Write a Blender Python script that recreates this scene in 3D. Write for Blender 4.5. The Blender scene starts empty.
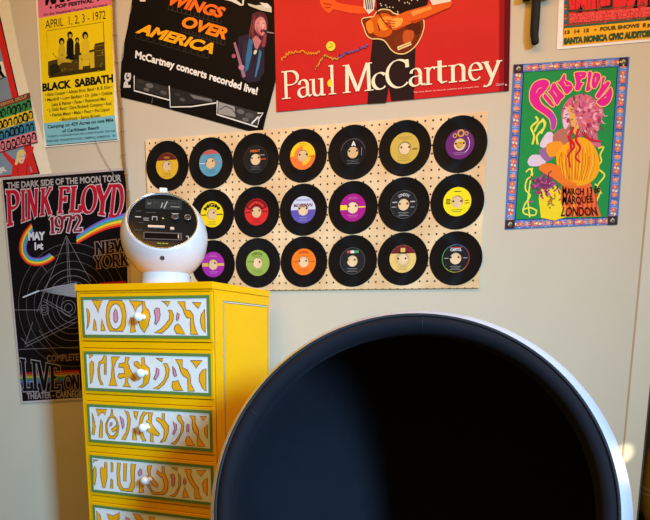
import bpy, bmesh, math, random
from mathutils import Vector, Matrix
random.seed(7)
C = bpy.context.scene.collection
sin, cos, pi = math.sin, math.cos, math.pi
ZO = 1.57                                   # height of the record board's centre above the floor
# ------------------------------------------------------------------ camera
CP = Vector((0.73199, -2.26177, -0.44249 + ZO)); YAW, PITCH, ROLL, FPX, PPX, PPY = -0.27775, -0.17954, 0.00992, 640.0, 325.0, 453.44
F_ = Vector((sin(YAW)*cos(PITCH), cos(YAW)*cos(PITCH), sin(PITCH)))
R0 = Vector((cos(YAW), -sin(YAW), 0)); U0 = R0.cross(F_)
R_ = R0*cos(ROLL) + U0*sin(ROLL); U_ = U0*cos(ROLL) - R0*sin(ROLL)
cam_d = bpy.data.cameras.new('camera'); cam = bpy.data.objects.new('camera', cam_d); C.objects.link(cam)
m = Matrix((R_, U_, -F_)).transposed().to_4x4(); m.translation = CP; cam.matrix_world = m
cam_d.sensor_width = 36; cam_d.sensor_fit = 'HORIZONTAL'; cam_d.lens = FPX/650*36; cam_d.shift_y = (PPY-260)/650
cam_d.clip_start = 0.02
bpy.context.scene.camera = cam

def ray(x, y): return (F_ + R_*(x-PPX)/FPX - U_*(y-PPY)/FPX).normalized()
def wall(x, y, Y=0.0):
    d = ray(x, y); return CP + d*((Y-CP.y)/d.y)

# ------------------------------------------------------------------ materials
def lin(c): c /= 255; return c/12.92 if c <= .04045 else ((c+.055)/1.055)**2.4
MATS = {}
def mat(name, rgb, rough=.6, metal=0, var=.06, scale=40, spec=.5, sheen=0, coat=0, bump=0, bscale=200):
    if name in MATS: return MATS[name]
    mt = bpy.data.materials.new(name); mt.use_nodes = True; nt = mt.node_tree; b = nt.nodes['Principled BSDF']
    col = [lin(v) for v in rgb]
    tc = nt.nodes.new('ShaderNodeTexCoord'); nz = nt.nodes.new('ShaderNodeTexNoise'); nz.inputs['Scale'].default_value = scale; nz.inputs['Detail'].default_value = 3
    nt.links.new(tc.outputs['Object'], nz.inputs['Vector'])
    mx = nt.nodes.new('ShaderNodeMix'); mx.data_type = 'RGBA'
    mx.inputs[6].default_value = [max(0, v*(1-var)) for v in col] + [1]; mx.inputs[7].default_value = [min(1, v*(1+var)) for v in col] + [1]
    nt.links.new(nz.outputs[0], mx.inputs[0]); nt.links.new(mx.outputs[2], b.inputs['Base Color'])
    b.inputs['Roughness'].default_value = rough; b.inputs['Metallic'].default_value = metal; b.inputs['Specular IOR Level'].default_value = spec
    if sheen: b.inputs['Sheen Weight'].default_value = sheen; b.inputs['Sheen Roughness'].default_value = .4; b.inputs['Sheen Tint'].default_value = [min(1, v*5+.02) for v in col]+[1]
    if coat: b.inputs['Coat Weight'].default_value = coat; b.inputs['Coat Roughness'].default_value = .1
    if bump:
        n2 = nt.nodes.new('ShaderNodeTexNoise'); n2.inputs['Scale'].default_value = bscale; bp = nt.nodes.new('ShaderNodeBump'); bp.inputs['Strength'].default_value = bump; bp.inputs['Distance'].default_value = .002
        nt.links.new(tc.outputs['Object'], n2.inputs['Vector']); nt.links.new(n2.outputs[0], bp.inputs['Height']); nt.links.new(bp.outputs[0], b.inputs['Normal'])
    MATS[name] = mt; return mt
def ink(r, g, b): return mat('ink_%d_%d_%d' % (r, g, b), (r, g, b), .45, var=.08, scale=60, spec=.05)

# ------------------------------------------------------------------ mesh builder
class MB:
    def __init__(s): s.v = []; s.f = []; s.fm = []; s.sm = []; s.mats = []
    def mi(s, m):
        if m not in s.mats: s.mats.append(m)
        return s.mats.index(m)
    def add(s, vs, fs, m, smooth=False):
        o = len(s.v); s.v += [tuple(v) for v in vs]; i = s.mi(m)
        for f in fs: s.f.append([o+k for k in f]); s.fm.append(i); s.sm.append(smooth)
        return s
    def poly(s, pts, m): return s.add(pts, [list(range(len(pts)))], m)
    def box(s, a, b, m):
        (x0, y0, z0), (x1, y1, z1) = a, b
        return s.add([(x0,y0,z0),(x1,y0,z0),(x1,y1,z0),(x0,y1,z0),(x0,y0,z1),(x1,y0,z1),(x1,y1,z1),(x0,y1,z1)],
                     [(3,2,1,0),(4,5,6,7),(0,1,5,4),(1,2,6,5),(2,3,7,6),(3,0,4,7)], m)
    def lathe(s, o, ax, prof, m, n=48, smooth=True, cap0=False, cap1=False):
        o = Vector(o); ax = Vector(ax).normalized()
        t = Vector((0, 0, 1)) if abs(ax.z) < .9 else Vector((1, 0, 0))
        a = ax.cross(t).normalized(); b = ax.cross(a)
        vs = []; fs = []
        for r, h in prof:
            for k in range(n): vs.append(o + ax*h + (a*cos(2*pi*k/n) + b*sin(2*pi*k/n))*max(r, 1e-5))
        for j in range(len(prof)-1):
            for k in range(n): fs.append((j*n+k, j*n+(k+1) % n, (j+1)*n+(k+1) % n, (j+1)*n+k))
        if cap0: fs.append(list(range(n))[::-1])
        if cap1: fs.append([(len(prof)-1)*n+k for k in range(n)])
        return s.add(vs, fs, m, smooth)
    def tube(s, pts, r, m, n=8, closed=False):
        pts = [Vector(p) for p in pts]; rr = r if isinstance(r, (list, tuple)) else [r]*len(pts); vs = []; fs = []; N = len(pts)
        for i, p in enumerate(pts):
            if closed: t = (pts[(i+1) % N]-pts[i-1]).normalized()
            else: t = (pts[min(i+1, N-1)]-pts[max(i-1, 0)]).normalized()
            q = Vector((0, 1, 0)) if abs(t.y) < .9 else Vector((1, 0, 0))
            a = t.cross(q).normalized(); b = t.cross(a)
            vs += [p + (a*cos(2*pi*k/n)+b*sin(2*pi*k/n))*rr[i] for k in range(n)]
        for j in range(N if closed else N-1):
            for k in range(n): fs.append((j*n+k, j*n+(k+1) % n, ((j+1) % N)*n+(k+1) % n, ((j+1) % N)*n+k))
        if not closed: fs += [list(range(n))[::-1], [(N-1)*n+k for k in range(n)]]
        return s.add(vs, fs, m, True)
    def build(s, name, parent=None, origin=(0, 0, 0), bevel=0):
        o3 = Vector(origin); me = bpy.data.meshes.new(name)
        me.from_pydata([Vector(v)-o3 for v in s.v], [], s.f)
        for mm in s.mats: me.materials.append(mm)
        me.polygons.foreach_set('material_index', s.fm); me.polygons.foreach_set('use_smooth', s.sm); me.update()
        o = bpy.data.objects.new(name, me); C.objects.link(o)
        if parent: o.parent = parent
        else: o.location = o3
        if bevel:
            md = o.modifiers.new('bevel', 'BEVEL'); md.width = bevel; md.segments = 2; md.limit_method = 'ANGLE'
        return o
def fixnormals(o):
    bm = bmesh.new(); bm.from_mesh(o.data); bmesh.ops.recalc_face_normals(bm, faces=bm.faces); bm.to_mesh(o.data); bm.free(); return o
def tag(o, label, cat, group=None, kind=None):
    if label: o['label'] = label
    if cat: o['category'] = cat
    if group: o['group'] = group
    if kind: o['kind'] = kind
    return o
def thing(name, loc, label, cat, group=None, rz=0):
    o = bpy.data.objects.new(name, None); C.objects.link(o); o.location = loc; o.rotation_euler = (0, 0, rz); o.empty_display_size = .05
    return tag(o, label, cat, group)

# ------------------------------------------------------------------ lettering (built-in face, then mapped on a curve)
TXT = {}
def text_mesh(body, bold, shear):
    k = (body, bold, shear)
    if k in TXT: return TXT[k]
    def one(b):
        cu = bpy.data.curves.new('t', 'FONT'); cu.body = b; cu.size = 1; cu.offset = bold; cu.shear = shear; cu.resolution_u = 3
        ob = bpy.data.objects.new('t', cu); C.objects.link(ob); dg = bpy.context.evaluated_depsgraph_get()
        me = bpy.data.meshes.new_from_object(ob.evaluated_get(dg)); vs = [v.co.copy() for v in me.vertices]; fs = [list(p.vertices) for p in me.polygons]
        bpy.data.objects.remove(ob); bpy.data.curves.remove(cu); bpy.data.meshes.remove(me); return vs, fs
    vs, fs = one(body); cap = 0.729
    x0 = min(v.x for v in vs); x1 = max(v.x for v in vs)
    TXT[k] = ([((v.x-x0)/(x1-x0), v.y/cap) for v in vs], fs); return TXT[k]
def along(pts, u):
    L = [0]
    for a, b in zip(pts, pts[1:]): L.append(L[-1]+math.hypot(b[0]-a[0], b[1]-a[1]))
    d = u*L[-1]
    for i in range(len(pts)-1):
        if d <= L[i+1] or i == len(pts)-2:
            t = (d-L[i])/max(L[i+1]-L[i], 1e-9); return (pts[i][0]+(pts[i+1][0]-pts[i][0])*t, pts[i][1]+(pts[i+1][1]-pts[i][1])*t)
def crom(pts, n=6, closed=False):
    out = []; N = len(pts)
    for i in range(N if closed else N-1):
        p = [pts[(i+k-1) % N] if closed else pts[min(max(i+k-1, 0), N-1)] for k in range(4)]
        for j in range(n):
            t = j/n
            out.append(tuple(.5*(2*p[1][c]+(p[2][c]-p[0][c])*t+(2*p[0][c]-5*p[1][c]+4*p[2][c]-p[3][c])*t*t+(3*p[1][c]-p[0][c]-3*p[2][c]+p[3][c])*t**3) for c in range(len(pts[0]))))
    if not closed: out.append(tuple(pts[-1]))
    return out
# serif glyphs: strokes drawn with a broad pen; (points, is_serif)
def arc(cx, cy, rx, ry, a0, a1, n=14): return [(cx+rx*cos(math.radians(a0+(a1-a0)*i/n)), cy+ry*sin(math.radians(a0+(a1-a0)*i/n))) for i in range(n+1)]
def sf(x, y, w=.17): return [(x-w, y), (x+w, y)]
X = .62
GL = {
 'P': (.70, [[(.16,0),(.16,1)], [(.0,.98),(.36,.98)]+arc(.36,.735,.27,.245,90,-90)+[(.16,.49)]], [sf(.16,.02)]),
 'a': (.56, [[(.07,.46)]+arc(.22,.46,.15,.16,170,20,8)+[(.38,.44),(.38,.12),(.45,.03),(.54,.07)], arc(.21,.18,.17,.17,75,330,12), [(.26,.34),(.38,.38)]], []),
 'u': (.64, [[(.15,X),(.15,.2)]+arc(.3,.18,.15,.17,180,330,8)+[(.47,.2)], [(.47,X),(.47,0)], [(.47,.02),(.6,.02)]], [[(0,X-.02),(.15,X-.02)],[(.34,X-.02),(.47,X-.02)]]),
 'l': (.32, [[(.16,0),(.16,1.05)]], [sf(.16,.02,.15), [(.02,1.02),(.16,1.03)]]),
 'M': (1.04, [[(.15,0),(.17,1)], [(.17,1),(.5,.03)], [(.5,.03),(.83,1)], [(.86,1),(.88,0)]], [sf(.14,.02,.13), sf(.88,.02,.15), [(.02,.98),(.2,.98)], [(.83,.98),(.99,.98)]]),
 'c': (.5, [arc(.27,.31,.23,.29,45,318,18)], []),
 'C': (.80, [arc(.42,.5,.38,.49,48,318,22), [(.68,.98),(.7,.7)]], []),
 'r': (.46, [[(.15,0),(.15,X)], [(.15,.42),(.22,.56),(.32,.62),(.42,.56)]], [sf(.15,.02,.15), [(.0,X-.02),(.15,X-.02)]]),
 't': (.40, [[(.18,.82),(.18,.14),(.24,.03),(.38,.07)], [(.0,X-.02),(.38,X-.02)]], []),
 'n': (.66, [[(.15,0),(.15,X)], [(.15,.4)]+arc(.32,.44,.17,.18,165,20,8)+[(.49,.42),(.49,0)]], [sf(.15,.02,.14), sf(.49,.02,.14), [(.0,X-.02),(.15,X-.02)]]),
 'e': (.54, [[(.05,.36),(.48,.36)], arc(.27,.31,.22,.30,8,318,20)], []),
 'y': (.58, [[(.10,X),(.30,.05)], [(.50,X),(.22,-.20),(.12,-.26),(.05,-.22)]], [sf(.1,X-.02,.11), sf(.5,X-.02,.09)]),
 'I': (.34, [[(.17,0),(.17,1)]], [sf(.17,.02,.15), sf(.17,.98,.15)]),
 'N': (.78, [[(.13,0),(.13,1)], [(.13,1),(.62,0)], [(.62,0),(.62,1)]], [sf(.13,.02,.12), sf(.62,.98,.12), [(.0,.98),(.15,.98)]]),
 'K': (.74, [[(.15,0),(.15,1)], [(.15,.42),(.58,1)], [(.3,.58),(.62,0)]], [sf(.15,.02,.15), sf(.15,.98,.15), sf(.58,.98,.1), sf(.62,.02,.1)]),
 'F': (.62, [[(.15,0),(.15,1)], [(.0,.97),(.55,.97)], [(.15,.52),(.4,.52)], [(.55,1),(.55,.78)], [(.42,.64),(.42,.42)]], [sf(.15,.02,.16)]),
 'L': (.62, [[(.15,0),(.15,1)], [(.0,.03),(.56,.03)], [(.56,0),(.56,.28)]], [sf(.15,.98,.15)]),
 'O': (.82, [arc(.4,.5,.36,.49,0,360,28)], []),
 'Y': (.74, [[(.06,1),(.36,.45)], [(.66,1),(.36,.45)], [(.36,.5),(.36,0)]], [sf(.36,.02,.16), sf(.08,.98,.11), sf(.65,.98,.1)]),
 'D': (.80, [[(.15,0),(.15,1)], [(.0,.97),(.3,.97)]+arc(.3,.5,.4,.47,90,-90,16)+[(.0,.03)]], []),
 'E': (.62, [[(.15,0),(.15,1)], [(.0,.97),(.52,.97)], [(.0,.03),(.56,.03)], [(.15,.52),(.4,.52)], [(.52,1),(.52,.8)], [(.56,0),(.56,.22)]], []),
 'W': (1.06, [[(.08,1),(.3,0)], [(.3,0),(.5,.9)], [(.5,.9),(.72,0)], [(.72,0),(.94,1)]], [sf(.08,.98,.1), sf(.94,.98,.1), sf(.5,.95,.08)]),
 'V': (.74, [[(.08,1),(.36,0)], [(.36,0),(.64,1)]], [sf(.08,.98,.1), sf(.64,.98,.1)]),
 'R': (.74, [[(.15,0),(.15,1)], [(.0,.97),(.34,.97)]+arc(.34,.745,.24,.225,90,-90)+[(.15,.52)], [(.32,.52),(.64,0)]], [sf(.15,.02,.15), sf(.64,.02,.08)]),
 '1': (.36, [[(.2,0),(.2,1)], [(.05,.82),(.2,.97)]], [sf(.2,.02,.15)]),
 '9': (.60, [arc(.28,.68,.22,.30,0,360,20), [(.5,.68),(.46,.3),(.32,.03),(.12,.06)]], []),
 '7': (.58, [[(.04,.97),(.54,.97)], [(.54,.97),(.24,0)], [(.04,1),(.04,.78)]], []),
 '2': (.60, [[(.08,.74)]+arc(.29,.74,.21,.24,170,-30,12)+[(.08,.05)], [(.06,.04),(.54,.04)], [(.54,0),(.54,.2)]], []),
 ' ': (.34, [], []),
}
# ------------------------------------------------------------------ flat art on a plane: map2(px,py)->(u,v) ; place(u,v,depth)->3D
class Art:
    LAY = .00035
    def __init__(s, map2, place, pxm): s.map2, s.place, s.pxm = map2, place, pxm; s.b = {}; s.names = []; s.cur = None; s.k = 0
    def part(s, name): s.cur = MB(); s.names.append((name, s.cur)); s.pn = name; return s
    def line_part(s, keep):
        if s.pn == 'lettering' and s.cur.v and not keep: s.part('lettering')
    def z(s, lay): return (lay+(s.k % 90)*.009)*s.LAY
    def P(s, p, lay): u, v = s.map2(*p); return s.place(u, v, s.z(lay))
    def poly(s, pts, m, lay=1, smooth=0):
        s.k += 1
        if smooth: pts = crom(pts, smooth, True)
        s.cur.poly([s.P(p, lay) for p in pts], m); return s
    def ell(s, cx, cy, rx, ry, m, lay=1, rot=0, n=24):
        c, q = cos(math.radians(rot)), sin(math.radians(rot))
        return s.poly([(cx+rx*cos(2*pi*k/n)*c-ry*sin(2*pi*k/n)*q, cy+rx*cos(2*pi*k/n)*q+ry*sin(2*pi*k/n)*c) for k in range(n)], m, lay)
    def line(s, pts, w, m, lay=1, closed=False, smooth=0, raw=False):
        s.k += 1
        if smooth: pts = crom(pts, smooth, closed)
        q = [Vector(s.map2(*p)) if not raw else Vector(p) for p in pts]; N = len(q); ww = w if isinstance(w, list) else [w]*N
        if len(ww) != N: ww = [ww[0]+(ww[-1]-ww[0])*i/max(N-1, 1) for i in range(N)]
        L = []; Rr = []
        for i in range(N):
            if closed: t = q[(i+1) % N]-q[i-1]
            else: t = q[min(i+1, N-1)]-q[max(i-1, 0)]
            if t.length < 1e-9: t = Vector((1, 0))
            t.normalize(); nn = Vector((-t.y, t.x))*ww[i]*s.pxm/2
            L.append(s.place(*(q[i]+nn), s.z(lay))); Rr.append(s.place(*(q[i]-nn), s.z(lay)))
        fs = [(i, (i+1) % N, N+(i+1) % N, N+i) for i in range(N if closed else N-1)]
        s.cur.add(L+Rr, fs, m); return s
    def env(s, u, v, bot, top, lay):
        b = along(bot, u); t = along(top, u); bu = Vector(s.map2(*b)); tu = Vector(s.map2(*t)); q = bu+(tu-bu)*v
        return s.place(q.x, q.y, s.z(lay))
    def text(s, body, bot, top, m, lay=2, bold=.0, shear=0, keep=False):
        s.line_part(keep)
        vs, fs = text_mesh(body, bold, shear); s.k += 1
        s.cur.add([s.env(u, v, bot, top, lay) for u, v in vs], fs, m); return s
    def serif(s, body, bot, top, m, lay=2, thick=.17, thin=.055, grow=0, slots=None, keep=False):
        """slots: list of (x0,x1) px-fractions per glyph; else natural advance"""
        s.line_part(keep)
        adv = [GL[ch][0] for ch in body]; tot = sum(adv); x = 0
        for gi, ch in enumerate(body):
            w, st, se = GL[ch]
            if slots: a0, a1 = slots[gi]
            else: a0, a1 = x/tot, (x+w)/tot
            x += w; sc = (a1-a0)/w
            for pts, isf in [(p, False) for p in st]+[(p, True) for p in se]:
                q = [Vector(p) for p in pts]; s.k += 1
                if len(q) == 2 and not isf: q = [q[0].lerp(q[1], i/4) for i in range(5)]
                N = len(q); L = []; Rr = []
                closed = (q[0]-q[-1]).length < 1e-4
                for i in range(N):
                    t = (q[min(i+1, N-1)]-q[max(i-1, 0)]) if not closed else (q[(i+1) % (N-1)]-q[i-1 if i > 0 else N-2])
                    t.normalize(); ang = math.atan2(t.y, t.x)
                    wd = thin+(thick-thin)*abs(sin(ang-math.radians(18)))**1.6 if not isf else thin
                    hw = wd/2+grow; nn = Vector((-t.y, t.x))*hw
                    e = Vector((0, 0))
                    if not closed and grow: e = t*(grow if i == N-1 else -grow if i == 0 else 0)
                    a = q[i]+e+nn; b = q[i]+e-nn
                    L.append(s.env(a0+a.x*sc, a.y, bot, top, lay)); Rr.append(s.env(a0+b.x*sc, b.y, bot, top, lay))
                s.cur.add(L+Rr, [(i, i+1, N+i+1, N+i) for i in range(N-1)], m)
        return s
    def build(s, parent, origin):
        out = []
        for name, mb in s.names: out.append(mb.build(name, parent, origin))
        return out
def poster(name, corners, label, cat='poster', base=.0012, paper=None, group=None, thick=.0006):
    """corners in photo pixels on the wall; returns Art with its sheet built"""
    ps = [wall(x, y) for x, y in corners]
    ox = sum(p.x for p in ps)/len(ps); oz = min(p.z for p in ps); org = Vector((ox, -base, oz))
    root = thing(name, org, label, cat, group)
    def map2(x, y): p = wall(x, y); return p.x, p.z
    A = Art(map2, lambda u, v, d: Vector((u, -base-thick-d, v)), .0036); A.root, A.org = root, org
    sh = MB(); n = len(ps); pm = paper or ink(236, 226, 205)
    fr = [Vector((p.x, -base-thick, p.z)) for p in ps]; bk = [Vector((p.x, -base, p.z)) for p in ps]
    sh.add(fr+bk, [list(range(n)), list(range(n, 2*n))[::-1]]+[(i, i+n, (i+1) % n+n, (i+1) % n) for i in range(n)], pm)
    fixnormals(sh.build('paper_sheet', root, org)); return A
def fin(A): return A.build(A.root, A.org)

# ================================================================== SETTING
W_L, W_R, DOOR_X, TOPZ = -2.6, 2.4, 1.166, 2.75
wallm = mat('wall_paint', (202, 187, 156), .75, var=.03, scale=6, bump=.08, bscale=350)
trimm = mat('trim_paint', (206, 191, 160), .45, var=.03, scale=8)
def struct(o, label=None): o['kind'] = 'structure'; return o
mb = MB().box((W_L, 0, 0), (DOOR_X, .12, TOPZ), wallm); struct(mb.build('wall_back'))
mb = MB().box((DOOR_X, 0, 2.08), (W_R, .12, TOPZ), wallm); struct(mb.build('wall_back_lintel'))
mb = MB().box((2.0, 0, 0), (W_R, .12, 2.08), wallm); struct(mb.build('wall_back_return'))
mb = MB().box((W_L-.1, -4.2, 0), (W_L, .12, TOPZ), wallm); struct(mb.build('wall_left'))
floorm = mat('floor_wood', (120, 84, 52), .5, var=.25, scale=5); struct(MB().box((W_L-.1, -4.2, -.05), (W_R, 1.2, 0), floorm).build('floor'))
dark = mat('closet_shade', (58, 46, 36), .9)  # shadow inside the doorway deepened by a dark wall colour
mb = MB(); mb.box((DOOR_X-.05, 1.0, 0), (W_R, 1.05, 2.3), dark); struct(mb.build('wall_closet_back'))
mb = MB(); mb.box((DOOR_X-.05, .12, 0), (DOOR_X-.002, 1.0, 2.3), dark); struct(mb.build('wall_closet_left'))
mb = MB(); mb.box((W_R-.05, .12, 0), (W_R, 1.0, 2.3), dark); struct(mb.build('wall_closet_right'))
mb = MB(); mb.box((DOOR_X-.05, .12, 2.3), (W_R, 1.05, 2.35), dark); struct(mb.build('ceiling_closet'))
# door casing with a sloped edge strip
mb = MB(); mb.box((1.1075, -.0032, 0), (DOOR_X, -.0005, 2.14), trimm)
shade_strip = mat('casing_shade_strip', (184, 172, 146), .7)  # darker tone paints in the shadow line along the casing edge
mb.add([(1.1035, -.0004, 0), (1.1079, -.0034, 0), (1.1079, -.0034, 2.14), (1.1035, -.0004, 2.14)], [(0, 1, 2, 3)], shade_strip)
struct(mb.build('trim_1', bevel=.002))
mb = MB(); mb.box((DOOR_X, -.004, 0), (DOOR_X+.004, .12, 2.08), mat('jamb_dark', (70, 56, 42), .7)); struct(mb.build('trim_2'))
mb = MB(); mb.box((W_L, -.014, 0), (1.10, -.0005, .09), trimm); struct(mb.build('baseboard_back', bevel=.003))

# ================================================================== PEGBOARD
def pegboard_mat():
    mt = bpy.data.materials.new('pegboard_hardboard'); mt.use_nodes = True; nt = mt.node_tree; b = nt.nodes['Principled BSDF']; N = nt.nodes.new; L = nt.links.new
    tc = N('ShaderNodeTexCoord'); sp = N('ShaderNodeSeparateXYZ'); L(tc.outputs['Object'], sp.inputs[0])
    def M(op, a, bb=None):
        n = N('ShaderNodeMath'); n.operation = op
        for i, v in enumerate((a, bb)):
            if v is None: continue
            if isinstance(v, (int, float)): n.inputs[i].default_value = v
            else: L(v, n.inputs[i])
        return n.outputs[0]
    def cell(o): return M('SUBTRACT', M('FRACT', M('ADD', M('DIVIDE', o, .0254), 100.0)), .5)
    a, c = cell(sp.outputs[0]), cell(M('ADD', sp.outputs[2], .0102))
    d = M('SQRT', M('ADD', M('MULTIPLY', a, a), M('MULTIPLY', c, c)))
    hole = M('LESS_THAN', d, .135)
    nz = N('ShaderNodeTexNoise'); nz.inputs['Scale'].default_value = 9; nz.inputs['Detail'].default_value = 6; L(tc.outputs['Object'], nz.inputs['Vector'])
    rp = N('ShaderNodeValToRGB'); L(nz.outputs[0], rp.inputs[0])
    rp.color_ramp.elements[0].position = .3; rp.color_ramp.elements[0].color = (lin(214), lin(170), lin(114), 1)
    rp.color_ramp.elements[1].position = .7; rp.color_ramp.elements[1].color = (lin(240), lin(208), lin(156), 1)
    mx = N('ShaderNodeMix'); mx.data_type = 'RGBA'; L(hole, mx.inputs[0]); L(rp.outputs[0], mx.inputs[6]); mx.inputs[7].default_value = (lin(58), lin(34), lin(18), 1)
    L(mx.outputs[2], b.inputs['Base Color']); b.inputs['Roughness'].default_value = .55
    bp = N('ShaderNodeBump'); bp.inputs['Strength'].default_value = .6; bp.inputs['Distance'].default_value = .003; L(M('SUBTRACT', 1.0, hole), bp.inputs['Height']); L(bp.outputs[0], b.inputs['Normal'])
    return mt
PB = -.008
mb = MB().box((-.614, PB, ZO-.2755), (.6185, -.0003, ZO+.2700), pegboard_mat())
o = mb.build('pegboard', origin=(0, 0, ZO)); tag(o, 'tan perforated pegboard on the wall carrying rows of small vinyl records', 'pegboard')

# ================================================================== RECORDS
PIT, PITZ = .1778, .17758
def vinyl_mat():
    mt = bpy.data.materials.new('vinyl_black'); mt.use_nodes = True; nt = mt.node_tree; b = nt.nodes['Principled BSDF']; N = nt.nodes.new; L = nt.links.new
    b.inputs['Base Color'].default_value = (.0065, .0052, .0052, 1); b.inputs['Roughness'].default_value = .34; b.inputs['Anisotropic'].default_value = .8; b.inputs['Specular IOR Level'].default_value = .14
    tg = N('ShaderNodeTangent'); tg.direction_type = 'RADIAL'; tg.axis = 'Y'; L(tg.outputs[0], b.inputs['Tangent'])
    tc = N('ShaderNodeTexCoord'); vm = N('ShaderNodeVectorMath'); vm.operation = 'LENGTH'; L(tc.outputs['Object'], vm.inputs[0])
    w = N('ShaderNodeMath'); w.operation = 'MULTIPLY'; w.inputs[1].default_value = 900; L(vm.outputs['Value'], w.inputs[0])
    sn = N('ShaderNodeTexNoise'); sn.noise_dimensions = '1D'; sn.inputs['Scale'].default_value = 1; L(w.outputs[0], sn.inputs['W'])
    rp = N('ShaderNodeMapRange'); rp.inputs['To Min'].default_value = .22; rp.inputs['To Max'].default_value = .36; L(sn.outputs[0], rp.inputs['Value']); L(rp.outputs[0], b.inputs['Roughness'])
    return mt
VIN = vinyl_mat(); VINEDGE = mat('vinyl_rim', (24, 22, 21), .3)
def ringpts(r, a0=0, a1=360, n=64): return [(r*cos(math.radians(a0+(a1-a0)*i/n)), r*sin(math.radians(a0+(a1-a0)*i/n))) for i in range(n+1)]
OBS = {(0,0):(167.3,166.1),(0,1):(210.8,163.2),(0,2):(255.7,159.4),(0,3):(302.8,155.9),(0,4):(353,152.4),(0,5):(404.8,148.3),(0,6):(459.9,144.4),(1,1):(212.2,214.4),
(1,2):(256.6,212.1),(1,3):(303.3,209.9),(1,4):(352.9,207.7),(1,5):(403.7,204.6),(1,6):(457.2,201.8),(2,1):(213.3,264.6),(2,2):(257.8,263),(2,3):(303.8,261.9),(2,4):(352.5,261),(2,5):(402.8,259),(2,6):(455.7,258.5)}
class Rec:
    def __init__(s, row, col, label, base, LR=.0455):
        s.org = wall(*OBS[row, col], PB-.0006); s.LR = LR
        s.root = thing('vinyl_record', s.org, label, 'record', 'small vinyl records on the pegboard')
        d = MB(); R, H = .0872, .0190
        prof = [(H, 0), (H, .0012), (.0470, .0014), (.049, .0011), (.052, .0011), (.0845, .0011), (.0862, .0016), (R, .0012), (R, 0)]
        d.lathe((0, 0, 0), (0, -1, 0), prof, VIN, n=72); d.build('disc', s.root)
        s.lb = MB(); s.ring(H+.0002, LR, base, 0); s.mk = MB(); s.has = False
    def ring(s, r0, r1, m, lay, a0=0, a1=360, mb=None, n=56):
        y = -.00155-.00025*lay; mb = mb or s.lb
        A = ringpts(r0, a0, a1, n); B = ringpts(r1, a0, a1, n); k = len(A)
        mb.add([(x, y, z) for x, z in A]+[(x, y, z) for x, z in B], [(i, i+1, k+i+1, k+i) for i in range(k-1)], m); return s
    def seg(s, c, m, lay=1, up=True, r=None):
        r = r or s.LR-.0004; a = math.degrees(math.asin(c/r)); y = -.00155-.00025*lay
        p = ringpts(r, a, 180-a, 30); s.lb.poly([(x, y, z) for x, z in p], m); return s
    def half(s, m, lay=1, up=True):
        a0 = 0 if up else 180; return s.ring(.0192, s.LR-.0003, m, lay, a0, a0+180)
    def bar(s, x0, z0, x1, z1, m, lay=2, mark=True):
        mb = s.mk if mark else s.lb; s.has |= mark
        y = -.00155-.00025*lay; mb.poly([(x0, y, z0), (x1, y, z0), (x1, y, z1), (x0, y, z1)], m); return s
    def txt(s, body, x0, x1, z0, z1, m, lay=3, bold=.03):
        vs, fs = text_mesh(body, bold, 0); s.has = True; y = -.00155-.00025*lay
        s.mk.add([(x0+(x1-x0)*u, y, z0+(z1-z0)*v) for u, v in vs], fs, m); return s
    def arctxt(s, body, r0, r1, a0, a1, m, lay=3, bold=.05):
        vs, fs = text_mesh(body, bold, 0); s.has = True; y = -.00155-.00025*lay; out = []
        for u, v in vs:
            a = math.radians(a0+(a1-a0)*u); r = r0+(r1-r0)*v; out.append((r*cos(a), y, r*sin(a)))
        s.mk.add(out, fs, m); return s
    def lines(s, m, zs, w=.022, x=0, h=.0009):
        for i, z in enumerate(zs): k = w*(1-.25*(i % 2)); s.bar(x-k, z, x+k, z+h, m)
        return s
    def done(s):
        s.lb.build('paper_label', s.root)
        if s.has: s.mk.build('label_print', s.root)
K = ink(20, 18, 18); GOLD = ink(214, 164, 42); SIL = ink(178, 174, 166); WHT = ink(232, 228, 218); CRM = ink(238, 226, 190)
r = Rec(0, 0, 'record with gold label and dark red cap, top left corner of the pegboard', ink(222, 172, 44)); r.seg(.020, ink(104, 34, 34)).lines(ink(120, 84, 20), [-.026, -.031, -.036], .018).txt('TAMLA', -.012, .012, .026, .032, GOLD); r.done()
r = Rec(0, 1, 'record with teal blue label, second from left in the top row', ink(98, 152, 166)); r.seg(.030, ink(190, 92, 78)).bar(-.044, -.001, -.021, .001, WHT).bar(.024, .000, .042, .002, ink(196,110,90)).lines(ink(58, 96, 110), [-.024, -.029, -.034, .024], .02); r.done()
r = Rec(0, 2, 'record with black label and orange word at its top, top row above the red label', ink(38, 34, 32)); r.txt('PARROT', -.019, .017, .024, .032, ink(226, 116, 44)).bar(.020, -.003, .040, .001, ink(190, 66, 48)).bar(.012, .012, .034, .014, SIL).lines(ink(120, 112, 104), [-.024, -.029, -.034], .02); r.ring(.0448, .0455, ink(80, 74, 70), 1); r.done()
r = Rec(0, 3, 'record with yellow and orange swirl label in the top row', ink(244, 196, 40)); r.half(ink(242, 118, 50), 1, False).ring(.0192, .031, ink(240, 128, 52), 2, 90, 200).ring(.0192, .031, ink(246, 190, 40), 2, 270, 380).lines(ink(150, 100, 30), [.034, .039], .014).bar(.022, -.004, .04, -.002, ink(150, 90, 30)); r.done()
r = Rec(0, 4, 'record with black label and white emblem, middle right of the top row', ink(32, 29, 28)); r.txt('A', -.006, .010, .021, .034, WHT, bold=.08).ring(.042, .0432, ink(110, 104, 98), 1, 10, 170).lines(ink(128, 122, 116), [-.026, -.031, -.036], .022).bar(.03, -.012, .031, .014, SIL); r.done()
r = Rec(0, 5, 'record with large plain gold label, second from right in the top row', ink(206, 170, 72), .0485); r.lines(ink(150, 120, 46), [.034, .028, -.026, -.032, -.038], .022).bar(.026, -.006, .042, -.002, ink(130, 100, 40)).ring(.020, .0215, ink(170, 136, 60), 1); r.done()
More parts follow.
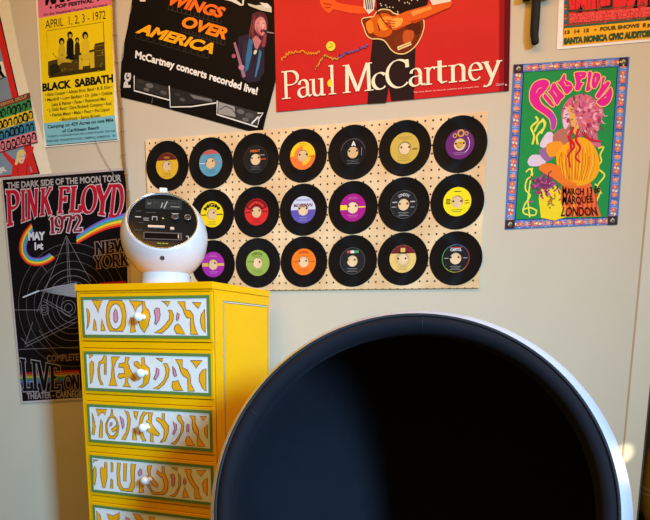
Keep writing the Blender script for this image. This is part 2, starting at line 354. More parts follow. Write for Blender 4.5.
r = Rec(0, 6, 'record with purple label and gold rings, top right corner of the pegboard', ink(112, 44, 106)); r.ring(.004, .010, GOLD, 2)
for cx, cz, rr in ((.002, .033, .0115), (-.017, .027, .007), (.020, .031, .006)):
    y = -.0022; A = ringpts(rr, n=20); B = ringpts(rr*.6, n=20); k = len(A); r.mk.add([(cx+x, y, cz+z) for x, z in A]+[(cx+x, y, cz+z) for x, z in B], [(i, i+1, k+i+1, k+i) for i in range(k-1)], GOLD); r.has = True
r.ring(.030, .0315, WHT, 2, -60, 40).lines(ink(196, 160, 190), [-.026, -.031], .022); r.lb = r.lb; r.done()
r = Rec(1, 1, 'record with yellow label reading MGM, beside the white radio', ink(240, 206, 30)); r.arctxt('MGM', .027, .039, 150, 30, K).bar(-.044, -.003, -.022, .000, K).bar(.020, -.003, .044, .000, K).lines(ink(120, 98, 20), [-.026, -.031, -.036], .016); r.done()
r = Rec(1, 2, 'record with red label in the middle row, right of the yellow MGM one', ink(214, 46, 40)); r.ring(.0205, .044, ink(120, 24, 24), 1, 20, 160).arctxt('REPRISE', .028, .036, 150, 30, ink(226, 60, 50)).bar(.020, -.001, .042, .001, K).bar(-.042, -.001, -.020, .001, K).lines(ink(120, 24, 24), [-.026, -.031, -.036], .016); r.done()
r = Rec(1, 3, 'record with half white half indigo label in the middle of the board', ink(96, 84, 156)); r.half(ink(206, 204, 212), 1, True).txt('MOTOWN', -.034, .034, .010, .021, ink(128, 66, 58)).lines(ink(170, 165, 200), [-.026, -.031, -.036], .016).bar(-.026, .030, .026, .036, ink(168, 168, 186)); r.done()
r = Rec(1, 4, 'record with magenta label crossed by a yellow bar, middle row', ink(168, 34, 122)); r.bar(-.044, -.007, -.020, .009, ink(236, 206, 50)).bar(.020, -.001, .044, .003, ink(236, 206, 50)).lines(ink(222, 150, 196), [-.026, -.031, .028, .033], .018); r.done()
r = Rec(1, 5, 'record with black label and silver print, middle row beside the yellow one', ink(40, 38, 37)); r.arctxt('LONDON', .027, .036, 125, 55, SIL).lines(SIL, [-.026, -.031, -.036], .018).bar(-.038, .006, -.022, .010, SIL).bar(.022, .006, .038, .010, SIL).bar(-.04, -.008, -.024, -.006, SIL).bar(.024, -.01, .036, -.008, SIL); r.ring(.0445, .0452, ink(120, 116, 110), 1); r.done()
r = Rec(1, 6, 'record with plain bright yellow label, right end of the middle row', ink(242, 216, 34)); r.lines(K, [.031], .012, h=.002).txt('ATCO', -.036, -.022, -.006, .010, K).lines(ink(90, 80, 20), [-.026, -.032], .018, h=.0015).bar(.024, .002, .038, .004, K).bar(.024, -.006, .038, -.004, K); r.done()
r = Rec(2, 1, 'record with violet label and gold band, bottom row beside the radio', ink(166, 48, 146)); r.bar(-.044, -.007, -.019, .006, ink(222, 176, 70)).bar(.019, -.005, .044, .004, ink(222, 176, 70)).lines(ink(214, 150, 200), [-.026, -.031, .028, .033], .018); r.done()
r = Rec(2, 2, 'record with olive green label in the bottom row', ink(146, 170, 72)); r.arctxt('DECCA', .03, .038, 125, 55, ink(96, 116, 40)).lines(ink(92, 112, 40), [-.026, -.031, -.036, .022], .022).bar(-.04, .004, -.022, .006, ink(92, 112, 40)); r.done()
r = Rec(2, 3, 'record with bright orange label in the bottom row', ink(242, 120, 34)); r.arctxt('CAPITOL', .031, .038, 120, 60, ink(196, 70, 20)).lines(ink(180, 74, 20), [-.026, -.031, -.036], .022).bar(-.04, .000, -.022, .002, ink(180, 74, 20)).bar(.022, .000, .04, .002, ink(180, 74, 20)); r.done()
r = Rec(2, 4, 'record with black label and multicoloured name strip, bottom row', ink(40, 38, 36)); r.bar(-.020, .026, -.007, .035, ink(196, 70, 52)).bar(-.007, .026, .006, .035, ink(222, 222, 210)).bar(.006, .026, .022, .035, ink(90, 150, 90)).lines(ink(150, 144, 136), [-.026, -.031, -.036], .02); r.ring(.0438, .0454, ink(90, 86, 82), 1); r.done()
r = Rec(2, 5, 'record with cream gold label and dark red cap in the bottom row', ink(228, 190, 106)); r.seg(.018, ink(110, 38, 40)).bar(-.008, .022, .008, .036, ink(222, 180, 90)).lines(ink(150, 110, 50), [-.026, -.031, -.036], .018); r.ring(.0192, .026, ink(214, 178, 110), 1); r.done()
r = Rec(2, 6, 'record with black label ringed in rainbow colours, bottom right corner of the board', ink(36, 34, 33))
for i, c in enumerate(((90, 150, 70), (150, 170, 60), (176, 120, 60), (180, 70, 60), (150, 60, 70), (70, 90, 140), (60, 120, 130), (80, 150, 90))): r.ring(.0432, .0455, ink(*c), 1, 180+45*i, 225+45*i, n=8)
r.txt('CAPITOL', -.018, .018, .024, .033, WHT).bar(-.02, .034, .02, .037, ink(190, 70, 60)).lines(SIL, [-.026, -.031, -.036], .018).bar(.024, .00, .038, .002, SIL).bar(-.038, .00, -.024, .002, SIL); r.done()

# ================================================================== POSTERS
BLK = ink(17, 14, 13)
# --- yellow festival poster (upper left)
rnd = random.Random(11)
A = poster('festival_poster', [(34, -40), (44.6, 147.8), (119, 140.8), (112.3, -52)], 'yellow festival poster with pink top and blue foot reading BLACK SABBATH', base=.0025)
YEL = ink(234, 204, 20); PNK = ink(222, 112, 142); BLU = ink(126, 186, 190)
A.part('color_block').poly([(36.6, -38), (39.2, 18.7), (111.9, 5.5), (111, -50)], PNK, 1).part('color_block').poly([(39.2, 18.7), (44.3, 123.7), (115.2, 115.5), (111.9, 5.5)], YEL, 1).part('color_block').poly([(44.3, 123.7), (47.0, 145.5), (118, 139.2), (115.2, 115.5)], BLU, 1).line([(47, 146), (118, 139.7)], .6, K, 2)
A.part('lettering').text('MAR Y SOL', [(46, 5), (104, -6.5)], [(45.6, -8), (103.6, -19.5)], K, 2, .06)
A.text('POP FESTIVAL', [(56, 9), (94.2, 2.6)], [(55.9, 5.3), (94, -1)], K, 2, .05).text('On the Vacational Puerto Rico Sol Island', [(44, 16.4), (107.7, 6.4)], [(44, 14), (107.6, 4)], K, 2, .02)
for cx, cy in ((51.4, 8), (98.6, .4)): A.poly([(cx+1.9*(1 if k % 2 == 0 else .42)*sin(pi*k/5), cy-1.9*(1 if k % 2 == 0 else .42)*cos(pi*k/5)) for k in range(10)], K, 2)
A.text('APRIL  1, 2, 3 - 1972', [(46.1, 29.2), (106.3, 19.2)], [(46, 20.3), (106, 10.3)], K, 2, .0)
A.text('BLACK  SABBATH', [(43.2, 91.5), (113.9, 82.3)], [(42.9, 84.0), (113.6, 74.4)], K, 2, .052)
for t, a, b in (('\u2022 Alice Cooper \u2022 Allman Bros. Band \u2022 B. B. King \u2022', (45.5, 96.9), (113, 88.6)), ('\u2022 Mandrill \u2022 Long Bedlam \u2022 Dr. John \u2022 Osibisa', (45.5, 102.0), (113, 94.6)), ('Lake & Palmer \u2022 Faces \u2022 Fleetwood Mac', (52.5, 106.6), (106.5, 100.6)), ('\u2022 J. Geils Band \u2022 Dave Brubeck Company \u2022 Rod', (48, 112), (112, 105.2)), ('\u2022 Herbie Mann \u2022 Malo \u2022 Poco \u2022 Pot Liquor', (50.5, 117.2), (110.8, 111)), ('\u2022 Bloodrock \u2022 Savoy Brown', (60, 121.6), (101, 117.4))):
    A.text(t, [a, b], [(a[0]-.1, a[1]-3.4), (b[0]-.1, b[1]-3.4)], ink(66, 56, 22), 2, .02)
A.text('Camping on 429 Acres on one Mile', [(48.4, 128.8), (114, 121.6)], [(48.2, 125.4), (113.8, 118.2)], ink(36, 60, 70), 2, .03).text('of Caribbean Beach', [(62.8, 132.9), (99.6, 129.3)], [(62.7, 129.6), (99.5, 126)], ink(36, 60, 70), 2, .03)
A.text('TICKETS: PACKAGE PLAN INCLUDES ROUND TRIP AIR', [(48, 138), (115.8, 132)], [(48, 136), (115.8, 130)], ink(50, 76, 84), 2, .02).text('FARE AND TRANSPORTATION, CAMPING, ADMISSION  149', [(47.6, 142.6), (116, 137)], [(47.5, 140.4), (116, 134.8)], ink(50, 76, 84), 2, .02)
Q = lambda x, y: (35+x/7.22, y/7.22)
DKY = ink(58, 48, 18); MDY = ink(150, 128, 24)
A.part('picture').poly([(47.2, 31.2), (104.2, 22.2), (106.2, 70.7), (49.7, 78.5)], DKY, 2).poly([(47.6, 31.7), (103.8, 22.8), (104.6, 47), (48.8, 62)], YEL, 3)
A.poly([Q(100, 455), Q(165, 440), Q(240, 440), Q(320, 445), Q(430, 400), Q(435, 320), Q(503, 305), Q(510, 480), Q(100, 545)], ink(74, 60, 20), 4)
for i in range(3): A.line([Q(440, 340+i*35), Q(508, 328+i*35)], .4, MDY, 5)
def fig(px, hy, w, body, hair, bot):
    A.ell(px, hy, w*.75, w*1.0, hair, 5).ell(px+w*.1, hy+w*.35, w*.4, w*.6, ink(196, 168, 60), 6)
    A.poly([(px-w*.5, hy+w*.9), (px+w*.6, hy+w*.9), (px+w*1.0, hy+w*2.0), (px+w*1.1, bot), (px-w*1.0, bot+1), (px-w*.9, hy+w*2)], body, 5)
fig(62.5, 42, 3.7, ink(200, 172, 36), K, 62); fig(70.8, 35.5, 3.6, K, K, 60); fig(78, 40.5, 2.6, ink(50, 42, 20), K, 58); fig(86, 36, 3.9, ink(214, 186, 40), K, 66)
A.poly([(80, 56), (95, 52), (95.5, 68), (91.5, 69), (90, 60), (84, 61), (83.5, 70), (80, 70)], ink(206, 178, 36), 6).poly([(58, 58), (71, 60), (73, 63), (64, 63), (59, 66)], ink(190, 160, 40), 6)
for k in range(26):
    x, y = rnd.uniform(52, 104), rnd.uniform(52, 72); A.line([(x, y), (x+rnd.uniform(-2, 3), y+rnd.uniform(-1.5, 1.5))], rnd.uniform(.4, .9), ink(*rnd.choice(((206, 178, 40), (120, 100, 24), (40, 34, 14), (170, 146, 36)))), 7)
A.line([(93, 49), (95.6, 44.5)], 1.2, YEL, 6).poly([(50.6, 66), (58, 63), (62, 72), (51, 75.6)], ink(40, 34, 16), 5)
fin(A)

# --- black tilted concert film poster
edge = crom([(277.4, -22), (277.2, 30), (276.6, 74), (271, 100), (266.5, 116), (263.2, 131)], 4)
A = poster('concert_film_poster', [(137.5, -30), (128, 27.7), (124.2, 45), (121.8, 60), (120.2, 97)] + [(150, 104), (200, 117.5), (250, 131.4)] + edge[::-1], 'black tilted concert poster with orange capitals reading WINGS OVER AMERICA', base=.0020, paper=BLK)
A.part('lettering').text('WINGS', [(168.3, 4.5), (223.6, 18.6)], [(171.5, -6.5), (226.8, 8.4)], ink(250, 112, 34), 3, .048, .24).text('OVER', [(181.5, 26.3), (226, 39.6)], [(184.7, 15.6), (229.2, 29)], ink(250, 136, 30), 3, .048, .24).text('AMERICA', [(135.8, 32.4), (213, 54)], [(140, 22.8), (216.8, 44.4)], ink(248, 172, 28), 3, .048, .24)
for (a, b) in (((169, 8.5), (222, 22.5)), ((182.3, 30.8), (224.5, 43.8)), ((136.6, 37), (211, 58))):
    n = 12
    for k in range(n):
        x, y = a[0]+(b[0]-a[0])*k/n, a[1]+(b[1]-a[1])*k/n
        A.line([(x, y-2.5), (x-.6, y+1.4), (x+4.0, y+2.6), (x+4.6, y-.8)], .45, ink(70, 64, 56), 2)
A.text('McCartney concerts recorded live!', [(135.6, 58), (175, 69.0), (215, 81.5), (257.4, 95.2)], [(136.3, 50.6), (176.4, 61.7), (216.4, 74.2), (258.8, 87.9)], ink(238, 232, 216), 3, .035)
A.text('PG', [(130.6, 88), (131.3, 73.5)], [(124, 88), (125.6, 73)], ink(208, 204, 192), 3, .06)
A.part('film_strip')
gr = ink(104, 100, 92); g2 = ink(58, 55, 50); wl = ink(226, 222, 208)
A.poly([(136, 78), (169, 87.5), (169, 98.5), (136, 89)], ink(48, 45, 42), 2).poly([(171.5, 88), (216, 99.6), (214, 102.5), (172, 106)], ink(40, 38, 35), 2).poly([(218.5, 101.5), (262, 113.5), (257, 126), (218.3, 114.6)], g2, 2)
A.poly([(219, 102), (235, 107), (236, 117.5), (218.6, 114)], ink(150, 146, 136), 3).poly([(190, 94.5), (212, 99.5), (213, 102.5), (194, 99)], ink(112, 108, 100), 3)
for x, y, w in ((142, 82, 3), (150, 86, 4), (158, 88, 3), (164, 93, 3.5), (147, 90, 3), (241, 112, 4), (250, 116, 4.5), (246, 120, 3.5), (178, 95, 3), (183, 100, 3)): A.ell(x, y, w, w*.6, random.choice((gr, g2, ink(84, 80, 74))), 3, 15, 10)
A.line([(220, 110), (226, 106.5), (232, 109), (236, 114)], .6, BLK, 4).line([(134.8, 76), (134.8, 91), (170.2, 100.6)], 1.2, wl, 4).line([(169.8, 86.3), (170.8, 107.4), (192, 107), (216.9, 103.2)], 1.2, wl, 4).line([(217.8, 101), (217.3, 114.8), (257.8, 127.4), (259.6, 119), (263.6, 113.4), (258, 113.5)], 1.2, wl, 4).line([(252, 124), (259, 117)], 1.6, wl, 4)
A.line([(152, 103.8), (153.5, 98)], .6, gr, 3)
A.part('scribble').poly([(223, -4), (232, -3), (243, 5.4), (241, 6.4), (232, 2), (224, 0)], wl, 3).poly([(243, -3), (245, -3), (244, 6), (242.4, 6)], wl, 3).poly([(248, 3.8), (256, 6), (266, 5), (272, 8), (272, 13), (262, 11), (255, 8.5), (249, 6)], ink(206, 202, 178), 3).poly([(138, -3), (146, -2), (146, 2), (141, 2)], wl, 3).poly([(260, 3), (268, 4), (272, 8), (266, 9)], wl, 4).line([(124.5, 45), (123.4, 57), (121.8, 62)], 1.0, ink(150, 156, 160), 3).line([(132.5, 6), (130.8, 14)], .7, ink(120, 124, 126), 3)
# singer
Q = lambda x, y: (190+x/7.22, y/7.22)
SK = ink(206, 128, 128)
A.part('singer_picture').poly([Q(450, 110), Q(500, 88), Q(545, 105), Q(565, 160), Q(560, 250), Q(548, 330), Q(510, 330), Q(460, 290), Q(430, 240), Q(450, 170)], ink(84, 40, 48), 3, 3)
A.poly([Q(478, 150), Q(510, 125), Q(540, 140), Q(555, 190), Q(550, 230), Q(525, 262), Q(490, 245), Q(470, 200)], SK, 4, 3).poly([Q(500, 165), Q(535, 150), Q(545, 190), Q(520, 205)], ink(226, 158, 150), 5, 2).ell(*Q(520, 228), 1.2, 1.6, ink(110, 40, 50), 5).line([Q(494, 170), Q(508, 172)], .6, ink(120, 60, 66), 6).line([Q(526, 172), Q(540, 174)], .6, ink(120, 60, 66), 6).line([Q(520, 175), Q(524, 200)], .5, ink(160, 90, 94), 6)
for k in range(16):
    x0 = 452+k*6.5; A.line([Q(x0, 150+rnd.randint(-40, 20)), Q(x0-10+rnd.randint(-8, 8), 230), Q(x0-6+rnd.randint(-14, 10), 320+rnd.randint(-30, 20))], [.7, .4], ink(*rnd.choice(((52, 24, 30), (120, 56, 58), (150, 70, 66), (40, 22, 30)))), 3 if k < 5 or k > 14 else 3)
A.poly([Q(484, 190), Q(500, 235), Q(522, 256), Q(508, 258), Q(486, 238)], ink(160, 84, 92), 5, 2).poly([Q(520, 170), Q(532, 168), Q(534, 205), Q(524, 208)], ink(240, 186, 170), 6, 2)
for k in range(10): A.line([Q(380+k*10, 290+rnd.randint(-10, 30)), Q(372+k*11, 420+rnd.randint(-20, 60))], .6, ink(*rnd.choice(((70, 58, 76), (28, 24, 36), (92, 70, 86)))), 4)
A.poly([Q(350, 270), Q(420, 250), Q(470, 280), Q(500, 320), Q(540, 330), Q(540, 520), Q(500, 590), Q(420, 600), Q(370, 560), Q(352, 420)], ink(44, 36, 52), 3).poly([Q(428, 285), Q(455, 290), Q(448, 400), Q(425, 500), Q(400, 530), Q(405, 430)], ink(50, 112, 150), 4).poly([Q(505, 360), Q(520, 380), Q(505, 470), Q(480, 560), Q(470, 560), Q(490, 450)], ink(60, 120, 156), 4)
A.poly([Q(455, 285), Q(480, 260), Q(520, 300), Q(490, 360), Q(472, 350)], ink(190, 118, 122), 5).line([Q(325, 310), Q(345, 380), Q(370, 470), Q(395, 560)], [2.2, 3.4], ink(156, 110, 128), 5).ell(*Q(320, 408), 2, 2.2, ink(160, 84, 106), 5).ell(*Q(375, 490), 3, 2.6, ink(190, 130, 150), 5).ell(*Q(475, 380), 1.5, 2.6, ink(214, 206, 180), 6, 25)
A.line([Q(530, 222), Q(560, 236)], 2.0, ink(52, 44, 46), 6).line([Q(560, 236), Q(608, 244)], .9, ink(150, 140, 140), 6).poly([Q(535, 255), Q(555, 250), Q(545, 340), Q(520, 345)], ink(150, 62, 76), 4)
fin(A)

# --- red tour poster
A = poster('tour_poster', [(273.6, -42), (276.8, 112.2), (509, 91), (511.8, -64)], 'red tour poster with a guitarist and large cream serif words Paul McCartney', base=.0028, paper=mat('ink_red_gloss', (196, 18, 30), .42, var=.12, scale=9, spec=.22))
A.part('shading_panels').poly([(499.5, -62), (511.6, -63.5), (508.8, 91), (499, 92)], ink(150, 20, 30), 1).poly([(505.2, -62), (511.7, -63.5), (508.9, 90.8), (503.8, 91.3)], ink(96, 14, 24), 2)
Q = lambda x, y: (270+x/5, y/5); Q2 = lambda x, y: (385+x/5, y/5)
OR1 = ink(218, 94, 32); OR2 = ink(196, 70, 24); OR3 = ink(250, 166, 70)
A.part('guitarist_picture')
TR = ink(42, 26, 25)
A.poly([(373, 38), (400, 45), (391.5, 72), (386.4, 103), (367.6, 104.2), (370, 66)], TR, 2).poly([(392, 46), (415.8, 44), (415, 72), (414.2, 99.6), (391.4, 101.4), (388.5, 84), (389, 62)], TR, 2)
A.poly([(375, -30), (427, -34), (428.5, 0), (424, 22), (412, 30), (386, 26), (377, 12)], ink(32, 18, 18), 2)
for i in range(26): A.ell(379+random.random()*45, -6+random.random()*24, .7, .7, ink(206, 190, 170), 3, 0, 8)
A.poly([Q(470, -20), Q(530, -20), Q(520, 55), Q(495, 75), Q(470, 40)], ink(222, 214, 196), 4)
for k in range(4): A.line([Q(478+k*11, 0), Q(486+k*9, 50)], .9, ink(70, 50, 48), 5)
A.poly([Q(250, 5), Q(285, -25), Q(320, -15), Q(335, 15), Q(400, 28), Q(475, 40), Q(485, 70), Q(400, 68), Q(320, 50), Q(300, 70), Q(270, 50)], ink(236, 90, 34), 3, 2).line([Q(270, 20), Q(310, 28)], .8, ink(170, 40, 24), 4).line([Q(275, 42), Q(305, 40)], .8, ink(170, 40, 24), 4)
body = [(362, 20), (364.5, 29), (367.5, 36.5), (372.5, 39.5), (378, 39.5), (384, 41), (388, 45.5), (391.5, 50.5), (397, 54), (404, 54.5), (411, 51), (417, 45), (421.5, 37), (424.2, 28), (423.5, 20), (419, 15), (410, 14), (401, 15.5), (394, 14), (390, 11), (383, 10), (377, 12.5), (374, 17), (369, 18)]
A.poly(body, ink(116, 44, 18), 3, 3).line(body, .9, ink(240, 206, 140), 5, True, 3)
A.poly([(370, 20), (383, 14), (392, 18), (392, 34), (382, 38), (373, 33)], ink(206, 92, 24), 4, 3).poly([(397, 34), (408, 30), (417, 34), (412, 46), (402, 50), (395, 46)], ink(120, 46, 22), 4, 3).poly([(378, 20), (389, 18), (390, 28), (382, 31)], ink(244, 146, 44), 5, 3)
A.poly([Q2(0, 85), Q2(50, 85), Q2(110, 60), Q2(200, 35), Q2(240, 18), Q2(328, 2), Q2(325, 42), Q2(240, 75), Q2(160, 110), Q2(110, 130), Q2(60, 155), Q2(5, 140)], OR1, 6, 2).poly([Q2(30, 100), Q2(90, 95), Q2(80, 130), Q2(40, 145)], OR3, 7, 2).poly([Q2(130, 62), Q2(230, 35), Q2(235, 50), Q2(140, 85)], ink(246, 146, 66), 7)
A.poly([Q2(120, 112), Q2(200, 92), Q2(300, 50), Q2(325, 42), Q2(240, 80), Q2(150, 122)], ink(186, 66, 24), 7).poly([Q2(0, 85), Q2(40, 90), Q2(20, 112), Q2(0, 116)], ink(250, 150, 50), 7).poly([Q2(60, 150), Q2(110, 130), Q2(100, 145), Q2(64, 162)], ink(140, 50, 20), 7)
A.poly([(366, 24), (372, 21), (374, 32), (369, 34)], ink(240, 130, 36), 5, 2).poly([(394, 20), (412, 18), (421, 26), (417, 36), (404, 26)], ink(84, 32, 16), 4, 3).poly([(404, 32), (414, 32), (412, 42), (404, 44)], ink(190, 84, 34), 5, 3)
for k in range(3): A.line([Q2(8+k*4, 105+k*14), Q2(52, 112+k*12)], .8, OR2, 8)
A.poly([Q2(225, 5), Q2(330, -20), Q2(330, 12), Q2(240, 30)], ink(226, 216, 196), 7)
A.poly([Q2(62, 238), Q2(130, 212), Q2(134, 228), Q2(66, 256)], ink(240, 214, 150), 6).line([Q2(66, 247), Q2(130, 220)], .8, ink(180, 120, 60), 7).line([(375, 8), (384, 22), (392, 30)], .9, ink(70, 30, 20), 6).line([(378, 24), (380, 32)], .7, ink(70, 24, 14), 6)
A.part('title_lettering')
def X0(px): return px
bt = [(284, 99.9), (466, 82.0), (502, 78.4)]; tp = [(283, 72.2), (466, 53.6), (502, 49.9)]
px = [(283, 300.5), (298.5, 313), (310.5, 327), (329, 337), (343, 374.5), (372.5, 387.5), (386.5, 411), (409.5, 426), (424.5, 436.5), (433.5, 448), (448.5, 469), (468.5, 483), (482, 502)]
A.serif('PaulMcCartney', bt, tp, ink(240, 228, 190), 9, .122, .036, slots=[((a-284)/218, (b-284)/218) for a, b in px])
A.part('small_print')
def squig(pts, w, m, lay=9, amp=.9, seed=1):
    rnd = random.Random(seed); c = crom(pts, 14); A.line([(x+rnd.uniform(-amp, amp)*.5, y+rnd.uniform(-amp, amp)) for x, y in c], w, m, lay)
squig([(282, 60), (290, 54), (300, 52), (310, 54.5), (320, 53)], 1.0, ink(226, 150, 40), 9, 1.6, 2); squig([(316, 70), (322, 60), (325, 56), (334, 60), (344, 56)], 1.0, ink(206, 160, 60), 9, 1.2, 3); squig([(338, 58), (346, 54), (356, 52), (368, 45)], 1.3, ink(112, 84, 140), 9, 1.8, 4)
A.ell(331.3, 47, 4.6, 4.8, ink(236, 216, 60), 9).ell(330.6, 84, 2.6, 3.8, ink(240, 216, 50), 10).line([(329, 48.5), (333, 47.5)], .8, ink(150, 150, 60), 10).line([(331, 44), (333, 46)], .7, ink(150, 150, 60), 10)
A.text('The new album on record, cassette and compact disc', [(413.5, 93.9), (479, 88.0)], [(413.4, 92.2), (478.9, 86.3)], ink(238, 190, 170), 9, .0).text('Capitol', [(496, 86.6), (504, 85.8)], [(495.9, 84), (503.9, 83.2)], ink(230, 200, 190), 9, .0, .3).ell(506, 85.6, .9, .9, ink(230, 200, 190), 9)
fin(A)

# --- floral psychedelic poster (right)
A = poster('psychedelic_poster', [(513.4, 64.8), (504.8, 229.8), (617.6, 224.3), (629.6, 56.9)], 'green psychedelic concert poster with flowered blue border and magenta arched lettering', base=.0012, paper=ink(84, 118, 172))
inn = [(523.7, 72.6), (515.5, 219.7), (607.7, 217.5), (617.4, 67.2)]
GR = ink(40, 140, 66); MAG = ink(222, 40, 134)
A.part('border_flowers')
cs = [(513.4, 64.8), (504.8, 229.8), (617.6, 224.3), (629.6, 56.9)]
cols = [ink(222, 108, 96), ink(238, 214, 160), ink(214, 96, 92), ink(130, 166, 206), ink(232, 134, 104), ink(56, 84, 150)]
for e in range(4):
    o0, o1, i0, i1 = cs[e], cs[(e+1) % 4], inn[e], inn[(e+1) % 4]
    L0 = math.hypot(o1[0]-o0[0], o1[1]-o0[1]); n = int(L0/4.0)
    for k in range(n):
        t = (k+.9)/(n+.8); x = (o0[0]+i0[0])/2*(1-t)+(o1[0]+i1[0])/2*t; y = (o0[1]+i0[1])/2*(1-t)+(o1[1]+i1[1])/2*t
        c = cols[k % 6]
        if k % 6 == 1:
            for s in (-1, 1): A.ell(x+s*1.3, y+.3*s, 1.5, 1.2, c, 1, 0, 10)
            A.ell(x, y, .7, .7, ink(210, 120, 60), 2, 0, 8)
        elif k % 6 in (3, 5):
            for q in range(3): A.line([(x-3, y-2+q*1.9), (x+3, y-2.4+q*1.9)], .7, c, 1)
        else:
            for q in range(5): A.ell(x+1.9*cos(q*1.257+k), y+1.8*sin(q*1.257+k), 1.5, 1.4, c, 1, 0, 8)
            A.ell(x, y, .9, .9, ink(250, 190, 80), 2, 0, 8)
        A.ell(x+random.uniform(-3, 3), y+random.uniform(-3.5, 3.5), .8, .7, ink(150, 180, 220), 1, 0, 8)
for cx, cy in ((518.6, 69), (510.2, 224.4), (612.4, 220.6), (623.4, 62.2)):
    A.poly([(cx-4.6, cy-4.1), (cx-4.8, cy+4.6), (cx+4.6, cy+4.2), (cx+4.8, cy-4.6)], ink(60, 44, 52), 2).ell(cx, cy, 2.6, 2.6, ink(100, 90, 70), 3, 0, 12).line([(cx-2, cy+1), (cx, cy-2), (cx+1.5, cy-.5)], .9, ink(206, 200, 160), 4)
A.part('green_field').poly(inn, GR, 2).line(inn, .7, ink(30, 44, 60), 3, True)
Q = lambda x, y: (500+x/4.643, 50+y/4.643); Q2 = lambda x, y: (500+x/4.643, 140+y/4.643)
A.part('title_lettering')
Q6 = lambda pts: [(520+x/6.5, 68+y/6.5) for x, y in pts]
for pts in ([(60,190),(65,140),(95,95),(145,75),(185,85),(190,115),(165,155),(135,185),(130,205),(150,240),(200,275),(225,310),(238,350),(225,400),(205,405),(198,370),(185,330),(140,295),(95,265),(68,230)],
            [(148,188),(165,168),(198,205),(224,246),(206,256),(168,218)], [(176,158),(192,146),(204,112),(226,96),(252,140),(290,182),(266,214),(244,246),(226,232),(206,192)], [(236,92),(258,84),(282,42),(298,50),(298,80),(330,95),(346,130),(330,156),(298,176),(266,128)],
            [(350,42),(365,28),(430,28),(425,65),(402,76),(396,95),(416,100),(402,122),(385,150),(355,145),(360,95)], [(440,28),(468,32),(455,110),(462,140),(440,158),(425,145),(435,90)], [(475,38),(505,32),(526,55),(512,100),(490,138),(468,130),(462,100)], [(532,62),(555,65),(542,108),(570,85),(586,105),(545,165),(510,205),(488,182),(520,130)], [(590,125),(602,170),(587,220),(555,250),(520,250),(495,228),(507,208),(552,168)]):
    A.poly(Q6(pts), MAG, 4, 3).line(Q6(pts), .75, ink(246, 190, 110), 5, True, 3)
A.poly(Q6([(200,282),(225,310),(238,350),(225,400),(205,405),(200,370),(196,330)]), ink(176, 70, 160), 5, 2)
for pts in ([(105,165),(118,140),(140,130)], [(215,150),(240,190)], [(285,90),(300,120),(325,115)], [(385,50),(400,52)], [(492,62),(488,95)], [(545,200),(560,190)]): A.line(Q6(pts), .7, ink(246, 170, 120), 6)
# floral composition
A.part('floral_picture')
rnd = random.Random(3)
A.poly([Q(285, 300), Q(300, 250), Q(340, 215), Q(400, 208), Q(450, 240), Q(480, 285), Q(470, 330), Q(450, 400), Q(470, 450), Q(420, 440), Q(380, 380), Q(330, 350), Q(295, 350)], ink(206, 106, 124), 3, 3)
for k in range(60):
    a = rnd.random()*6.28; q = rnd.random()**.5; x, y = 385+88*q*cos(a), 310+95*q*sin(a)
    A.ell(*Q(x, y), 1.6+rnd.random()*1.8, 1.0+rnd.random()*1.3, ink(*rnd.choice(((176, 52, 88), (226, 132, 150), (196, 78, 120), (222, 96, 92), (236, 170, 176)))), 4, rnd.random()*180, 9)
for k in range(70):
    a = rnd.random()*6.28; q = .25+.85*rnd.random()**.6; x, y = 388+84*q*cos(a), 312+92*q*sin(a); l = rnd.uniform(12, 26); a += rnd.uniform(-.5, .5)
    A.line([Q(x, y), Q(x+l*cos(a)*.6-3, y+l*sin(a)*.6+4), Q(x+l*cos(a), y+l*sin(a))], [.9, .4], ink(*rnd.choice(((150, 40, 74), (196, 80, 110), (120, 60, 60), (236, 176, 184), (214, 120, 84), (70, 120, 70)))), 5)
A.poly([Q(300, 270), Q(318, 250), Q(330, 300), Q(325, 350), Q(300, 370), Q(290, 330)], ink(230, 190, 200), 4, 2).poly([Q(315, 262), Q(338, 270), Q(352, 320), Q(372, 380), Q(350, 400), Q(330, 350)], ink(226, 170, 80), 5, 2)
A.poly([Q2(262, 110), Q2(265, 60), Q2(310, 15), Q2(370, -12), Q2(420, 10), Q2(455, 70), Q2(460, 140), Q2(430, 190), Q2(380, 212), Q2(320, 205), Q2(280, 170)], ink(246, 166, 30), 5, 3)
for k in range(16): A.line([Q2(285+k*10, 30+rnd.randint(0, 40)), Q2(275+k*11, 110), Q2(295+k*8, 185)], .45, ink(*rnd.choice(((196, 96, 20), (250, 196, 80), (226, 130, 26)))), 6, False, 4)
for k in range(9): A.line([Q2(285+k*16, 60+rnd.randint(-20, 20)), Q2(290+k*15, 120), Q2(300+k*11, 190)], .6, ink(220, 116, 24), 6, False, 4)
A.poly([Q2(200, 110), Q2(270, 120), Q2(300, 180), Q2(360, 205), Q2(300, 215), Q2(240, 175), Q2(180, 140)], ink(236, 120, 40), 6, 2)
for pts in ([(340, -60), (325, -10), (345, 30), (320, 70), (325, 130)], [(365, -50), (352, 0), (372, 40), (350, 80), (372, 105)], [(320, -20), (330, 40), (312, 80)], [(390, -30), (420, 0), (470, 8)]): A.line([Q2(*p) for p in pts], [2.4, 1.2], ink(206, 34, 50), 7, False, 5)
A.poly([Q2(190, 190), Q2(240, 200), Q2(285, 240), Q2(300, 300), Q2(310, 358), Q2(190, 362)], ink(240, 208, 40), 4, 2).poly([Q2(285, 200), Q2(330, 215), Q2(420, 200), Q2(440, 260), Q2(468, 356), Q2(300, 358), Q2(280, 280)], ink(236, 110, 46), 4)
for k in range(8): A.line([Q2(305+k*20, 225), Q2(300+k*21, 352)], 1.2, ink(*rnd.choice(((214, 60, 50), (246, 160, 50)))), 5)
